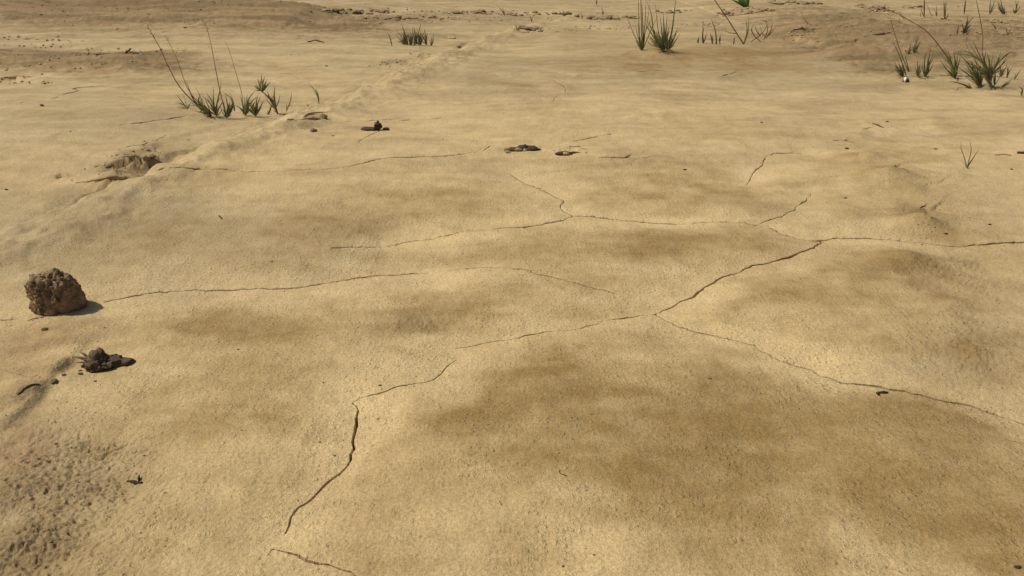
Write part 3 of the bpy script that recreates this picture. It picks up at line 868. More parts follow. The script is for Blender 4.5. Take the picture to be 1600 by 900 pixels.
class Plant:
    def __init__(self, name, base, label, cat, group=None, tr=None):
        self.tr = tr or (lambda u, v: (u, v))
        u, v = self.tr(*base)
        p = P(u, v)
        self.y = p[1]; self.k = mpp(p)
        self.z = ground_z(*p)
        self.root = bpy.data.objects.new(name, None); C.objects.link(self.root)
        self.root.location = (p[0], p[1], self.z)
        self.loc = np.array([p[0], p[1], self.z])
        tag(self.root, label, cat, group)
    def path(self, pts, n, dj):
        q = smooth_path([self.tr(*a) for a in pts], n)
        t = np.linspace(0, 1, n)
        y0 = self.y + rnd.uniform(-1, 1) * 2.5 * self.k
        return np.array([lift(a[0], a[1], y0 + dj * self.k * tt ** 1.2) for a, tt in zip(q, t)]) - self.loc
    def blade(self, pts, w=3.0, mat='green', dj=None, name='blade', n=8, fold=.35):
        o = self.one_blade(pts, w, mat, dj, name, n, fold)
        if name == 'blade' and mat in ('green', 'olive', 'greygreen', 'bright') and self.root.name.startswith('grass_tuft'):
            (bu, bv), (tu, tv) = pts[0], pts[-1]
            for _ in range(rnd.choice((2, 2, 3, 4))):
                f = rnd.uniform(.45, .9); a = rnd.uniform(-.45, .45)
                du, dv = (tu - bu) * f, (tv - bv) * f
                self.one_blade([(bu + du * .08 * rnd.uniform(-1, 1), bv), (bu + du * math.cos(a) - dv * math.sin(a), bv + min(0, du * math.sin(a) + dv * math.cos(a)))], w * rnd.uniform(.5, .85), mat if rnd.random() < .62 else rnd.choice(('straw', 'stalk', 'greygreen')), None, name, n, fold)
        return o
    def one_blade(self, pts, w=3.0, mat='green', dj=None, name='blade', n=8, fold=.35):
        L = sum(math.dist(self.tr(*a), self.tr(*b)) for a, b in zip(pts[:-1], pts[1:]))
        if dj is None: dj = rnd.uniform(-.55, .55) * L
        if len(pts) == 2:   # a little natural bow
            (a, b), (c, d) = pts
            bow = rnd.uniform(-.07, .07)
            pts = [pts[0], ((a + c) / 2 + (b - d) * bow, (b + d) / 2 + (c - a) * bow), pts[1]]
        c = self.path(pts, n, dj)
        ws = w * .60 * self.k
        V, F = [], []
        for i in range(n):
            t = i / (n - 1)
            d = c[min(i + 1, n - 1)] - c[max(i - 1, 0)]; d /= np.linalg.norm(d) + 1e-9
            side = np.cross(d, [rnd.uniform(-.02, .02) + .12, 1, .0]); side /= np.linalg.norm(side) + 1e-9
            nrm = np.cross(side, d)
            ww = ws * .5 * (min(1, .55 + 2.2 * t) * (1 - t ** 2.2) + .04)
            V += [c[i] - side * ww + nrm * ww * fold, c[i] - nrm * ww * fold * .3, c[i] + side * ww + nrm * ww * fold]
        for i in range(n - 1):
            a = i * 3
            F += [[a, a + 1, a + 4, a + 3], [a + 1, a + 2, a + 5, a + 4]]
        return mesh_obj(name, V, F, mat, self.root)
    def stem(self, pts, w=1.6, mat='stalk', dj=None, name='stem', n=10, tip=.45):
        L = sum(math.dist(self.tr(*a), self.tr(*b)) for a, b in zip(pts[:-1], pts[1:]))
        if dj is None: dj = rnd.uniform(-.25, .25) * L
        c = self.path(pts, n, dj)
        rad = [w * .42 * self.k * (1 - (1 - tip) * i / (n - 1)) for i in range(n)]
        V, F = bar(c, rad, 5)
        o = mesh_obj(name, V, F, mat, self.root)
        if name != 'seed_branch': self.last_stem = o
        return o
    def seeds(self, pts, parent_w=.8, mat='stalk', spread=6, count=9, on=None):
        """open seed head: short thin branchlets along a path, each its own part"""
        q = smooth_path(pts, count)
        for i, a in enumerate(q):
            s = 1 if i % 2 else -1
            b = (a[0] + s * rnd.uniform(.4, 1) * spread, a[1] - rnd.uniform(-.3, .9) * spread)
            self.stem([tuple(a), ((a[0] + b[0]) / 2, (a[1] + b[1]) / 2 - spread * .15), b], parent_w * 1.7, mat, name='seed_branch', n=4).parent = on or self.last_stem
    def fan(self, base, tips, w=3, mat='green', via=None):
        for t in tips:
            self.blade([base, t], w * rnd.uniform(.75, 1.15), mat)

def tz(x0, y0, f):
    return lambda X, Y: (x0 + X / f, y0 + Y / f)

# ---- left cluster of grass (its own zoom of the photograph)
T = tz(220, 20, 5)
g = 'grass tufts in the left cluster'
a = Plant('grass_tuft', (545, 812), 'leftmost green grass tuft of the left cluster, with two long stalks leaning left', 'grass', g, T)
st0 = a.stem([(545, 812), (400, 685), (290, 560), (230, 450), (182, 350), (155, 285), (100, 190), (50, 100)], 2.2, 'stalk', n=14, tip=.4)
a.stem([(540, 805), (440, 690), (375, 610), (330, 500), (290, 380), (230, 250), (190, 180)], 1.6, 'stalk', n=14, tip=.35)
a.seeds([(110, 200), (75, 150), (50, 100), (35, 60)], .7, spread=26, count=8, on=st0)
a.seeds([(215, 220), (185, 170), (165, 130)], .6, spread=22, count=5)
for p in [[(545, 808), (460, 730), (370, 722)], [(540, 800), (470, 720), (400, 650)], [(470, 740), (450, 690), (465, 630)], [(500, 770), (420, 690), (352, 530)],
          [(540, 800), (490, 765), (440, 782)], [(520, 790), (440, 720), (385, 640)], [(545, 805), (480, 720), (430, 660)], [(545, 810), (510, 740), (440, 700)]]:
    a.blade(p, 4.2, 'green')
b = Plant('grass_tuft', (362, 748), 'tiny two-bladed shoot at the left end of the left grass cluster', 'grass', g, T)
b.blade([(362, 748), (315, 712), (262, 700)], 2.6, 'olive'); b.blade([(360, 746), (325, 700), (280, 640)], 2.8, 'olive'); b.blade([(362, 748), (370, 720), (400, 705)], 2, 'olive')
b = Plant('grass_tuft', (588, 812), 'slim green grass tuft second from left in the left cluster', 'grass', g, T)
for p in [[(588, 812), (570, 740), (505, 608)], [(585, 800), (550, 720), (472, 640)], [(585, 800), (590, 720), (632, 650)], [(580, 760), (605, 665), (630, 540)], [(585, 790), (560, 690), (525, 640)], [(588, 810), (610, 740), (645, 690)]]:
    b.blade(p, 3.6, 'green')
b = Plant('grass_tuft', (672, 824), 'green grass tuft in the left cluster carrying the tall upright stalk with nodding head', 'grass', g, T)
b.stem([(665, 820), (640, 700), (618, 610), (590, 470), (562, 320), (530, 170), (490, 70), (425, 55)], 1.9, 'stalk', n=16, tip=.35)
b.seeds([(520, 140), (495, 75), (455, 52), (415, 60)], .8, spread=20, count=9)
for p in [[(735, 770), (705, 670), (632, 612)], [(680, 810), (715, 740), (705, 660)], [(672, 820), (650, 740), (648, 680)], [(668, 815), (690, 730), (745, 735)], [(660, 815), (655, 740), (640, 690)], [(690, 800), (680, 730), (660, 640)], [(672, 815), (700, 760), (728, 690)]]:
    b.blade(p, 4.0, 'green')
b = Plant('grass_tuft', (812, 806), 'green grass tuft in the left cluster with one very thin bare stalk', 'grass', g, T)
b.stem([(800, 800), (790, 640), (740, 460), (700, 320), (660, 220)], 1.2, 'stalk', n=12, tip=.4)
for p in [[(812, 800), (850, 660), (900, 602)], [(812, 800), (790, 700), (775, 640)], [(812, 800), (820, 700), (835, 630)], [(810, 790), (770, 740), (735, 722)], [(815, 800), (860, 700), (910, 655)], [(812, 800), (830, 740), (850, 690)]]:
    b.blade(p, 3.8, 'green')
b = Plant('grass_tuft', (895, 812), 'dense green grass tuft right of centre in the left cluster', 'grass', g, T)
for p in [[(895, 805), (900, 720), (912, 640)], [(890, 800), (860, 730), (828, 690)], [(895, 805), (930, 740), (962, 682)], [(890, 800), (840, 760), (790, 745)], [(900, 800), (915, 700), (935, 650)], [(895, 800), (880, 720), (870, 690)], [(890, 800), (870, 740), (900, 690)]]:
    b.blade(p, 4.2, 'green')
b = Plant('grass_tuft', (1070, 792), 'tallest leafy green tuft of the left cluster, its blades fanned at the top', 'grass', g, T)
b.stem([(1070, 792), (1040, 705), (990, 650), (940, 612)], 2.8, 'green', n=8, tip=.6, name='culm')
for p in [[(940, 612), (925, 560), (912, 508)], [(942, 612), (940, 540), (944, 470)], [(945, 612), (965, 560), (985, 524)], [(950, 615), (985, 570), (1016, 540)], [(938, 610), (910, 585), (880, 572)],
          [(1055, 740), (1042, 650), (1046, 565)], [(1060, 765), (1020, 690), (965, 640)], [(1050, 745), (1010, 680), (985, 600)], [(990, 800), (1010, 760), (1025, 720)], [(1065, 780), (1030, 720), (1000, 760)]]:
    b.blade(p, 4.4, 'green')
b = Plant('grass_sprout', (1135, 772), 'small thin sprout at the right end of the left grass cluster', 'grass', None, T)
b.blade([(1135, 770), (1165, 700), (1182, 608)], 2.6, 'olive'); b.blade([(1136, 768), (1140, 730), (1138, 700)], 2.4, 'stalk'); b.blade([(1150, 735), (1165, 722), (1188, 722)], 2, 'stalk')
b = Plant('grass_sprout', (1392, 714), 'single green sprout standing apart right of the left grass cluster', 'grass', None, T)
b.blade([(1392, 712), (1380, 640), (1310, 550)], 3.2, 'greygreen'); b.blade([(1390, 700), (1385, 640), (1360, 585)], 3.0, 'green'); b.blade([(1392, 712), (1378, 650), (1340, 600)], 2.6, 'green')
b = Plant('dead_leaf', (1340, 825), 'curled dry leaf lying by the gully edge right of the left grass cluster', 'leaf', None, T)
for p, w in [([(1255, 835), (1300, 795), (1380, 780), (1480, 775)], 4.5), ([(1260, 835), (1310, 800), (1400, 795)], 3), ([(1340, 830), (1370, 828), (1400, 826)], 3)]:
    b.blade(p, w, 'stalk', dj=2)

# ---- grey-green tuft in the middle distance
T = tz(590, 20, 10.667)
b = Plant('grass_tuft', (640, 540), 'bushy grey-green grass tuft on a hummock in the middle distance', 'grass', None, T)
for bx, tips in [(485, [(390, 310), (310, 285), (440, 255), (490, 290), (385, 130), (300, 380), (420, 340), (455, 300)]), (560, [(540, 300), (590, 220), (510, 320), (570, 330), (610, 300), (480, 330)]),
                 (640, [(640, 255), (600, 210), (690, 280), (730, 140), (650, 330), (580, 330), (620, 290)]), (700, [(660, 280), (800, 260), (720, 290), (740, 330), (690, 350)]), (800, [(785, 250), (720, 310), (835, 330), (800, 320)])]:
    for t in tips:
        b.blade([(bx + rnd.uniform(-30, 30), 530 + rnd.uniform(-12, 14)), ((bx * 1.1 + t[0] * .9) / 2, (530 + t[1]) / 2), (t[0], t[1])], rnd.uniform(2.0, 3.0), rnd.choice(['greygreen', 'greygreen', 'olive']))
for p in [[(480, 500), (400, 480), (300, 485)], [(520, 520), (600, 500), (690, 515)]]:
    b.blade(p, 2.2, 'stalk', dj=1)
b = Plant('grass_sprout', (240, 560), 'single bent sprout left of the grey-green tuft', 'grass', None, T)
b.blade([(242, 560), (215, 440), (150, 310)], 2.4, 'greygreen'); b.blade([(240, 555), (205, 420), (190, 350)], 2, 'greygreen')
b = Plant('grass_sprout', (895, 560), 'short green sprout at the right foot of the grey-green tuft', 'grass', None, T)
b.fan((895, 558), [(945, 335), (890, 375), (845, 430), (915, 380), (935, 420)], 2.4, 'olive')

# ---- tall clump right of the middle
T = tz(980, 0, 6.667)
b = Plant('grass_tuft', (150, 525), 'tall narrow green tuft, left half of the tall grass clump at the top', 'grass', None, T)
for p in [[(148, 525), (125, 300), (118, 60), (115, -150)], [(155, 525), (150, 300), (143, 60), (132, -200)], [(160, 525), (165, 350), (158, 150), (150, -60)], [(150, 520), (155, 430), (150, 330)], [(160, 520), (175, 440), (182, 370)], [(145, 520), (125, 430), (122, 350)]]:
    b.blade(p, 2.6, 'bright' if p[-1][1] > 300 else 'olive', n=12)
for p in [[(145, 525), (120, 460), (95, 400)], [(140, 522), (110, 470), (85, 375)]]:
    b.blade(p, 2.2, 'straw')
b = Plant('grass_tuft', (400, 535), 'broad spreading green tuft with dry basal blades, right half of the tall grass clump', 'grass', None, T)
for p, w, m in [([(375, 520), (300, 420), (178, 235)], 4.4, 'olive'), ([(375, 515), (290, 390), (250, 140), (185, -30)], 2.6, 'olive'), ([(380, 515), (330, 360), (305, 150), (285, -20)], 2.4, 'olive'), ([(395, 520), (385, 330), (373, 115)], 3.8, 'green'),
                ([(400, 520), (405, 330), (418, 130)], 3.2, 'olive'), ([(425, 520), (470, 300), (490, 130), (512, -50)], 4.0, 'olive'), ([(420, 520), (480, 400), (555, 285)], 2.8, 'olive'), ([(425, 525), (500, 430), (562, 320)], 2.2, 'olive'), ([(430, 520), (490, 380), (530, 275)], 2.8, 'green'),
                ([(370, 515), (320, 450), (215, 300)], 3.4, 'bright'), ([(385, 515), (340, 430), (260, 330)], 3.2, 'bright'), ([(415, 520), (450, 400), (470, 250)], 3.4, 'bright'), ([(410, 520), (420, 380), (440, 240)], 2.8, 'olive'), ([(395, 520), (370, 380), (345, 200)], 2.8, 'greygreen'), ([(350, 505), (270, 420), (205, 340)], 2.8, 'greygreen'), ([(430, 522), (490, 450), (530, 380)], 2.2, 'greygreen')]:
    b.blade(p, w, m, n=10)
for p in [[(430, 515), (470, 530), (510, 562)], [(330, 490), (285, 470), (245, 425)], [(380, 525), (390, 480), (380, 430)], [(420, 525), (450, 500), (500, 470)], [(340, 500), (240, 460), (190, 400)]]:
    b.blade(p, 2.6, 'straw', dj=2)
for bx, by, tp, lab in [(742, 450, [(748, 370), (735, 400)], 'shortest dry stub at the left end of the stub row beside the tall clump'), (792, 452, [(788, 250), (805, 270), (825, 330), (775, 330)], 'feathery dry stub left in the row between tall clump and leaning stem'),
                       (884, 458, [(868, 335), (880, 350), (890, 370)], 'thick brown dry stub in the row between tall clump and leaning stem'), (930, 462, [(868, 178), (905, 260), (925, 330)], 'tallest dry stub in the row between tall clump and leaning stem'),
                       (965, 456, [(975, 345), (960, 370)], 'thin dry stub right in the row between tall clump and leaning stem'), (1108, 466, [(1112, 385), (1125, 385)], 'lone dry stub just left of the leaning stem')]:
    q = Plant('grass_stub', (bx, by), lab, 'grass', None, T)
    for t in tp: q.blade([(bx + rnd.uniform(-6, 6), by), t], 2.8, rnd.choice(['stalk', 'greygreen', 'olive']))
b = Plant('leaning_stem', (1215, 462), 'long brown stem leaning up to the left, with green blades at its foot', 'grass', None, T)
b.stem([(1215, 462), (1130, 330), (1035, 180), (905, -10), (850, -100)], 2.4, 'stalk', n=12, tip=.6)
b.blade([(1140, 352), (1070, 340), (1000, 318)], 2.4, 'olive'); b.blade([(1215, 458), (1248, 340), (1236, 185)], 3, 'olive'); b.blade([(1220, 455), (1260, 330), (1266, 165)], 2.6, 'olive')
b = Plant('twiggy_plant', (1385, 440), 'tangled brown twiggy plant right of the leaning stem', 'plant', None, T)
for p in [[(1395, 438), (1330, 380), (1275, 295)], [(1275, 445), (1350, 392), (1440, 300), (1462, 222)], [(1462, 225), (1420, 215), (1378, 205)], [(1330, 385), (1295, 300), (1340, 228)], [(1450, 395), (1500, 310), (1516, 228)], [(1455, 385), (1500, 340), (1552, 275)], [(1420, 420), (1460, 330), (1440, 190)], [(1390, 380), (1340, 300), (1335, 260)], [(1450, 400), (1400, 330), (1385, 270)]]:
    b.blade(p, 2.4, rnd.choice(['olive', 'stalk', 'greygreen']))
b = Plant('leafy_plant', (1248, 78), 'bright green broad-leaved plant cut off by the top edge', 'plant', None, T)
for p in [[(1248, 76), (1180, 40), (1078, -8)], [(1250, 74), (1190, 20), (1100, -60)], [(1250, 74), (1200, -10), (1160, -110)], [(1255, 74), (1262, -10), (1268, -110)], [(1252, 74), (1230, -20), (1210, -130)], [(1245, 76), (1200, 50), (1140, 12)]]:
    b.blade(p, 6.5, 'bright', n=9)

# ---- right cluster
T = tz(1380, 0, 6)
g = 'grass tufts in the right cluster'
def tuft(base, blades, label, w=3.2, mat='green', name='grass_tuft', group=g):
    b = Plant(name, base, label, 'grass', group, T)
    for p in blades:
        b.blade([base] + p, w * rnd.uniform(.8, 1.15), mat if isinstance(mat, str) else rnd.choice(mat))
    return b
b = tuft((188, 716), [[(140, 640), (92, 555)], [(165, 640), (138, 578)], [(182, 640), (176, 560)], [(160, 700), (130, 712)], [(150, 660), (110, 600)]], 'leftmost green tuft of the right cluster, beside the white shell fragment')
b.stem([(215, 705), (180, 600), (140, 490), (90, 395)], 1.8, 'olive', name='stalk'); b.stem([(242, 672), (225, 600), (205, 520)], 1.8, 'olive', name='stalk')
b.stem([(240, 672), (190, 560), (150, 450), (110, 320), (70, 195)], 1.4, 'stalk', name='stalk')
b.seeds([(100, 290), (75, 200), (60, 140)], .6, spread=40, count=9)
tuft((326, 722), [[(325, 640), (320, 560)], [(340, 650), (352, 575)], [(315, 680), (303, 625)], [(335, 660), (340, 600)]], 'short upright green tuft right of the white shell fragment', 3.4)
tuft((392, 722), [[(420, 600), (446, 455)], [(430, 620), (508, 488)], [(385, 600), (407, 472)], [(430, 600), (482, 468)], [(415, 650), (442, 560)], [(420, 680), (435, 610)]], 'fan-shaped green tuft, third from left in the right cluster', 3.4)
tuft((235, 508), [[(250, 450), (268, 385)], [(220, 490), (203, 462)], [(250, 470), (280, 480)]], 'small olive shoot behind the leftmost tuft of the right cluster', 3, 'olive')
tuft((284, 498), [[(305, 430), (326, 350)], [(320, 440), (362, 372)], [(300, 460), (350, 400)]], 'small leaning green shoot behind the fan-shaped tuft', 3, 'olive')
b = tuft((675, 735), [[(640, 600), (558, 420)], [(620, 580), (520, 500)], [(640, 620), (540, 530)], [(645, 600), (604, 458)], [(690, 600), (710, 465)], [(680, 600), (660, 478)], [(660, 690), (640, 620)], [(690, 680), (695, 600)]], 'green tuft in the right cluster with the long stalk arching to the upper left', 3.6)
b.stem([(670, 720), (620, 570), (540, 450), (380, 270), (260, 200), (180, 150), (60, 95)], 2.0, 'stalk', n=16, tip=.4, name='stalk')
b.seeds([(200, 180), (150, 140), (100, 120), (40, 90), (10, 60)], .7, spread=45, count=12)
b = tuft((915, 806), [[(840, 700), (750, 550)], [(850, 680), (830, 560)], [(850, 700), (798, 640)], [(912, 720), (910, 640)], [(880, 640), (860, 540)], [(830, 640), (718, 510)], [(860, 750), (690, 620)], [(870, 700), (780, 600)], [(890, 690), (870, 600)], [(840, 680), (900, 610)]], 'dense dark green tuft in the middle of the right cluster', 3.4)
b = Plant('grass_tuft', (1020, 820), 'tallest crossing-bladed green tuft of the right cluster, with one tall thin stalk', 'grass', g, T)
for p in [[(1020, 818), (990, 680), (920, 550), (830, 358)], [(1015, 800), (980, 670), (880, 520), (800, 395)], [(1000, 700), (920, 580), (820, 500), (710, 455)], [(1000, 720), (930, 585), (810, 520), (700, 508)], [(1010, 690), (1060, 600), (1120, 550), (1222, 468)], [(1015, 700), (1080, 590), (1180, 500), (1262, 494)],
          [(1020, 700), (1070, 580), (1106, 474)], [(1012, 760), (1000, 620), (975, 490)], [(1000, 720), (950, 560), (968, 468)], [(1045, 800), (1050, 700), (1045, 640)], [(1015, 780), (960, 690), (900, 600)], [(1015, 760), (960, 700), (1000, 600)]]:
    b.blade(p, 3.6, 'green' if rnd.random() < .7 else 'olive', n=10)
b.stem([(1015, 800), (960, 600), (930, 520), (935, 360), (905, 160), (868, -20)], 1.7, 'stalk', n=14, tip=.5, name='stalk')
b.stem([(1010, 780), (860, 560), (790, 450), (770, 350)], 1.0, 'stalk', n=10, name='stalk')
tuft((1105, 722), [[(1140, 650), (1182, 563)], [(1100, 650), (1090, 590)], [(1120, 680), (1150, 640)]], 'reddish green shoot right of the tallest tuft of the right cluster', 3, ['olive', 'stalk'])
tuft((1160, 732), [[(1185, 670), (1222, 608)], [(1168, 680), (1165, 618)], [(1175, 650), (1188, 570)]], 'second reddish green shoot right of the tallest tuft of the right cluster', 3, ['olive', 'stalk'])
tuft((1110, 822), [[(1150, 790), (1224, 728)], [(1150, 800), (1195, 780)]], 'low slanting shoot in front of the reddish shoots at the right', 3, 'olive')
tuft((1226, 750), [[(1260, 700), (1296, 645)]], 'single slanting blade at the right end of the right cluster', 3, 'olive')
tuft((830, 832), [[(740, 790), (610, 755)], [(810, 800), (790, 778)], [(800, 820), (740, 825)]], 'low dry leaves lying in front of the dense tuft at the right', 3.4, ['olive', 'stalk'])
tuft((690, 850), [[(700, 830), (720, 812)], [(684, 856), (676, 860)]], 'tiny dry leaf lying left of the low dry leaves', 2.6, 'stalk')
tuft((1300, 900), [[(1290, 870), (1274, 855)], [(1302, 840), (1320, 790)], [(1300, 830), (1262, 810)]], 'little brown shoot at the right edge below the right cluster', 2.6, 'stalk')
tuft((755, 320), [[(780, 230), (796, 140)], [(790, 230), (862, 142)], [(750, 260), (728, 225)], [(785, 240), (800, 170)]], 'dark shoot with two upright blades above the right cluster', 3.4, 'olive')
tuft((695, 326), [[(700, 280), (707, 222)], [(690, 300), (720, 250)]], 'short shoot left of the dark two-bladed shoot', 2.6, 'stalk')
tuft((240, 352), [[(225, 320), (200, 288)], [(235, 310), (228, 268)], [(228, 320), (215, 300)]], 'faint thin sprout above the leftmost right-cluster tuft', 1.8, 'stalk')
tuft((1055, 280), [[(1054, 250), (1052, 222)], [(1040, 240), (1010, 222)]], 'tiny brown sprout right of the tall thin stalk', 2, 'stalk')
tuft((1166, 332), [[(1158, 290), (1145, 248)], [(1190, 290), (1206, 248)]], 'thin forked brown sprout near the right edge', 1.8, 'stalk')
tuft((385, 162), [[(384, 60), (386, -40)], [(388, 60), (390, -20)]], 'thin dark upright stem at the top, left of the others', 2.4, ['stalk', 'olive'])
tuft((352, 162), [[(352, 120), (356, 78)]], 'short thin stem beside the dark upright stem at the top', 1.6, 'stalk')
tuft((456, 158), [[(430, 90), (394, 0)]], 'thin stem slanting left at the top right', 1.6, 'stalk')
tuft((500, 154), [[(502, 100), (498, 45)], [(490, 110), (468, 78)], [(505, 120), (515, 80)]], 'small branching dry stem at the top right', 1.6, 'stalk')
tuft((577, 190), [[(572, 90), (568, -10)], [(585, 90), (592, -10)], [(600, 160), (612, 118)], [(575, 100), (575, 20)], [(560, 180), (530, 170)]], 'thick brown dry stem with dead leaves at its foot at the top right', 3, 'stalk')
tuft((760, 134), [[(768, 60), (776, -20)], [(762, 80), (766, 10)]], 'plain brown upright stem at the top right', 3, 'stalk')
tuft((1000, 134), [[(1030, 60), (1050, -20)], [(1002, 60), (1008, -10)]], 'dry stem slanting right near the top right corner', 2.8, ['stalk', 'greygreen'])
tuft((1130, 132), [[(1100, 60), (1060, -10)], [(1110, 80), (1100, 30)], [(1140, 90), (1142, 55)], [(1100, 100), (1080, 30)], [(1115, 60), (1095, -20)], [(1150, 110), (1160, 130)]], 'bunch of dry stems near the top right corner', 2.6, ['stalk', 'greygreen'])
tuft((1236, 126), [[(1255, 60), (1275, -10)], [(1225, 100), (1214, 75)], [(1265, 90), (1290, 55)], [(1250, 70), (1240, 0)]], 'dry branched stem in the top right corner', 2.4, ['stalk', 'greygreen'])
b = Plant('fallen_stick', (800, 716), 'thin dark stick lying behind the dense tuft of the right cluster', 'stick', None, T)
b.stem([(530, 709), (700, 712), (900, 716), (1100, 716)], 1.6, 'wood', dj=1, name='shaft')

# ---- lone sprout at the right
T = tz(1280, 180, 4.09)
b = Plant('grass_sprout', (946, 338), 'lone green sprout with two curving blades on the smooth mud at the right', 'grass', None, T)
b.blade([(945, 336), (925, 265), (906, 205), (909, 148)], 2.0, 'olive', n=12, dj=6); b.blade([(946, 336), (962, 270), (972, 220), (958, 152)], 2.0, 'olive', n=12, dj=-6)
b.blade([(947, 336), (980, 280), (1022, 216)], 2.8, 'green', n=10); b.blade([(945, 336), (935, 300), (926, 270)], 2.6, 'green'); b.blade([(943, 334), (920, 300), (896, 278)], 1.2, 'straw'); b.blade([(946, 336), (958, 310), (968, 290)], 2.2, 'green')

# ---- small sprouts on the far mud
I = None
for base, tips, lab, m in [((831, 35), [(825, 17), (834, 22), (829, 24)], 'thin brown sprout on the far mud left of the dark rut clods', 'stalk'), ((881, 26), [(872, 15), (887, 19), (879, 13), (890, 17)], 'small spread green sprout on the far mud above the rut clods', 'greygreen'),
                           ((910, 30), [(907, 20), (911, 22)], 'tiny sprout at the left end of the dark rut clods', 'stalk'), ((942, 23), [(941, 9), (944, 14)], 'thin upright sprout just above the dark rut clods', 'greygreen'), ((932, 8), [(931, -6), (934, -3)], 'tiny sprout at the top edge above the rut clods', 'greygreen'),
                           ((809, 48), [(803, 38), (811, 39), (806, 36), (815, 43)], 'dry grey sprout on the far mud left of a row of crumbs', 'stalk'), ((788, 24), [(776, 8), (785, 9), (790, 14), (781, 12)], 'thin grey-green sprout at the right end of the ruts', 'greygreen'),
                           ((1266, 41), [(1249, 11), (1256, 27)], 'two thin straight twigs leaning left above the dark slope', 'stalk'), ((481, 166), [(477, 160), (483, 161)], 'tiny brown shoot between the left cluster and the single sprout', 'stalk')]:
    b = Plant('grass_sprout', base, lab, 'grass', 'sprouts on the far mud')
    for t in tips: b.blade([base, t], 1.7, m, n=5)

# ---- twigs and chips
def twig(name, u, v, paths, label, w, mat='wood', cat='twig'):
    b = Plant(name, (u, v), label, cat)
    for i, p in enumerate(paths):
        ww = (w if i == 0 else w * .8) * b.k * .5
        pts = []
        for t, (a, c) in zip(np.linspace(0, 1, 7), smooth_path(p, 7)):
            q = P(a, c)
            up = 0 if i == 0 else t * .5
            pts.append(np.array([q[0], q[1], ground_z(*q) + ww * (.6 + up * 4)]) - b.loc)
        rad = [ww * (.35 + .65 * math.sin(math.pi * (.12 + .76 * t))) * (1 + .25 * math.sin(9 * t + u)) for t in np.linspace(0, 1, 7)]
        V, F = bar(pts, rad, 7)
        mesh_obj('shaft' if i == 0 else 'side_branch', V, F, mat, b.root)
twig('forked_twig', 210, 752, [[(198, 749), (208, 751), (222, 752)], [(216, 751), (218, 745)]], 'small dark forked twig lying on the mud at the lower left', 4.0)
twig('debris_fragment', 1378, 617, [[(1369, 616), (1378, 615), (1387, 614)], [(1372, 616), (1370, 619)]], 'small black bark fragment lying below the right-hand crack', 4.2, cat='bark')
twig('curved_fibre', 880, 741, [[(874, 734), (875, 739), (880, 741), (886, 743)]], 'thin curved brown fibre on the foreground mud', 1.3)
twig('straw_piece', 782, 787, [[(780, 783), (785, 791)]], 'tiny straight straw on the foreground mud in the middle', 1.2)
twig('upright_splinter', 345, 341, [[(342, 338), (347, 343)]], 'tiny dark splinter on the grey mud left of centre', 2.2)
twig('dark_stick', 195, 88, [[(152, 91), (180, 87), (205, 85), (230, 87)], [(195, 86), (206, 83)]], 'dark stick lying on the brown eroded strip at the left', 3.0, cat='stick')
twig('dark_stick', 1592, 241, [[(1589, 240), (1600, 240), (1612, 239)]], 'short black stick at the right edge beside the lone sprout', 4.0, cat='stick')
twig('dark_stick', 1566, 243, [[(1555, 243), (1568, 242), (1580, 243)]], 'flat brown stick lying between the lone sprout and the right edge', 1.8, 'stalk', cat='stick')
twig('dark_stick', 1373, 199, [[(1363, 194), (1372, 198), (1380, 201)]], 'short dark twig lying behind the small mounds at the right', 2.0, cat='twig')
twig('dark_stick', 492, 66, [[(481, 66), (492, 64), (507, 67)]], 'dark twig lying on the far gully floor', 2.2, cat='twig')
twig('splinter', 46, 613, [[(28, 620), (46, 612), (64, 605)]], 'long dark strip for the shaded ledge crack pointing down left below the crumbled clod', 2.0, 'wood', 'splinter')  # dark bar laid in for the shade inside the ledge crack

def chip():
    p = P(588, 203); k = mpp(p) * 1.25
    root = bpy.data.objects.new('wood_chip', None); C.objects.link(root); root.location = (p[0], p[1], ground_z(*p) + .002)
    tag(root, 'black wood chip with an upright stub behind the dark debris', 'wood')
    v, f = ico(3)
    co = v * np.array([12, 5, 1.6]) * k * (1 - .35 * v[:, :1])
    co = co + np.array([-3 * k, 0, 1 * k]) + v * (k * (2.2 * noise3(v * 2.3 + 4) + 1.2 * noise3(v * 5)))[:, None]
    mesh_obj('plate', co, f, 'wood', root)
    co = np.sign(v) * np.abs(v) ** .6 * np.array([4, 3.5, 4]) * k + np.array([2 * k, 0, 4.5 * k]) + v * (k * (2.0 * noise3(v * 1.9 + 9) + 1.2 * noise3(v * 4.4)))[:, None]
    mesh_obj('stub', co, f, 'wood', root)
    co = v * np.array([4, 2.5, 1.6]) * k + np.array([12 * k, 0, 1.2 * k]) + v * (k * .9 * noise3(v * 2.9 + 2))[:, None]
    mesh_obj('side_splinter', co, f, 'wood', root)
    V, F = bar([np.array([2, 0, 8]) * k, np.array([3, 1, 11]) * k], [1.6 * k, 1.2 * k], 6)
    mesh_obj('tip', V, F, 'wood', root)
chip()

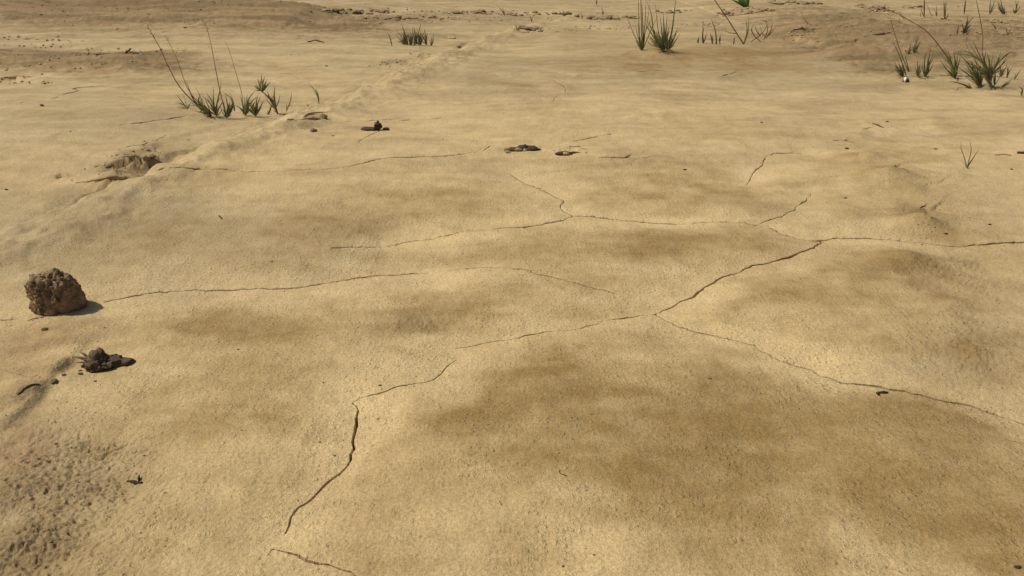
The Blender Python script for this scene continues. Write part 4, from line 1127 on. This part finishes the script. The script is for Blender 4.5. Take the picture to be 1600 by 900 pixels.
# curled crust flakes lifted beside the dark debris
def flake(u, v, wpx, dpx, curl, tilt, rot, label, lift_=.006):
    p = P(u, v); k = mpp(p)
    W, D = wpx * k, dpx * k
    n = 9
    V, F = [], []
    for s in (0, 1):
        for i in range(n):
            for j in range(n):
                a = i / (n - 1) * 2 - 1; b = j / (n - 1) * 2 - 1
                rr = 1 + .18 * math.sin(3 * a + 2 * b + u) + .12 * math.sin(7 * b - 4 * a + v)
                q = max(abs(a), abs(b)); l = math.hypot(a, b) + 1e-6
                x, y = a * q / l * rr, b * q / l * rr
                z = curl * D * y * y + tilt * D * y
                V.append((x * W * .5, y * D * .5, z + (0 if s else .006)))
    for s in (0, 1):
        for i in range(n - 1):
            for j in range(n - 1):
                a = s * n * n + i * n + j
                qd = [a, a + n, a + n + 1, a + 1]
                F.append(qd if s == 0 else qd[::-1])
    edge = [i * n for i in range(n)] + [(n - 1) * n + j for j in range(1, n)] + [i * n + n - 1 for i in range(n - 2, -1, -1)] + [j for j in range(n - 2, 0, -1)]
    for i in range(len(edge)):
        a, b = edge[i], edge[(i + 1) % len(edge)]
        F.append([b, a, a + n * n, b + n * n])
    o = mesh_obj('crust_flake', V, F, 'crust')
    o.location = (p[0], p[1], float(base_h(np.array([p[0]]), np.array([p[1]]))[0]) + lift_)
    o.rotation_euler = (0, 0, rot)
    tag(o, label, 'mud flake')
def bark(u, v, pieces, label):  # lumps of dark debris with mud crust
    p = P(u, v); k = mpp(p)
    root = bpy.data.objects.new('debris_fragment', None); C.objects.link(root); root.location = (p[0], p[1], ground_z(*p))
    tag(root, label, 'bark')
    vv, f = ico(3)
    for i, (dx, dy, w, d, t, sl, mt, nm) in enumerate(pieces):
        co = vv * np.array([w, d, t]) * k * .5
        co = co + vv * (k * t * (.35 * noise3(vv * 2.1 + i * 3 + u) + .22 * noise3(vv * 5 + i)))[:, None]
        co[:, 2] += sl * co[:, 0] + .12 * t * k * np.cos(co[:, 0] / (w * k) * 6)
        co = co + np.array([dx * k, dy * k, t * .28 * k])
        mesh_obj(nm, co, f, mt, root)
bark(815, 235, [(-12, 2, 30, 16, 4, .03, 'wood', 'debris_plate'), (17, 4, 26, 18, 6, -.06, 'wood', 'debris_plate'), (4, 8, 26, 10, 7.5, .03, 'wood', 'debris_plate'), (-6, -3, 15, 7, 5.5, .10, 'crust', 'crust_bit'), (5, -4, 8, 6, 4, 0, 'crust', 'crust_bit')], 'larger piece of black debris crusted with mud, on the crack beyond the middle')
bark(888, 241, [(-6, 2, 28, 14, 5, -.02, 'wood', 'debris_plate'), (-4, -3, 14, 7, 6, .05, 'crust', 'crust_bit'), (14, 4, 26, 5, 3.5, -.08, 'wood', 'debris_strip'), (28, -1, 7, 4, 4, -.4, 'wood', 'debris_strip')], 'smaller piece of brown debris with a curved tail, right of the larger one')
flake(793, 239, 9, 6, .12, .04, .5, 'small crust flake lying in front of the larger piece of debris')
flake(706, 60, 12, 8, .1, .1, .2, 'pale crust flake right of the grey-green tuft')
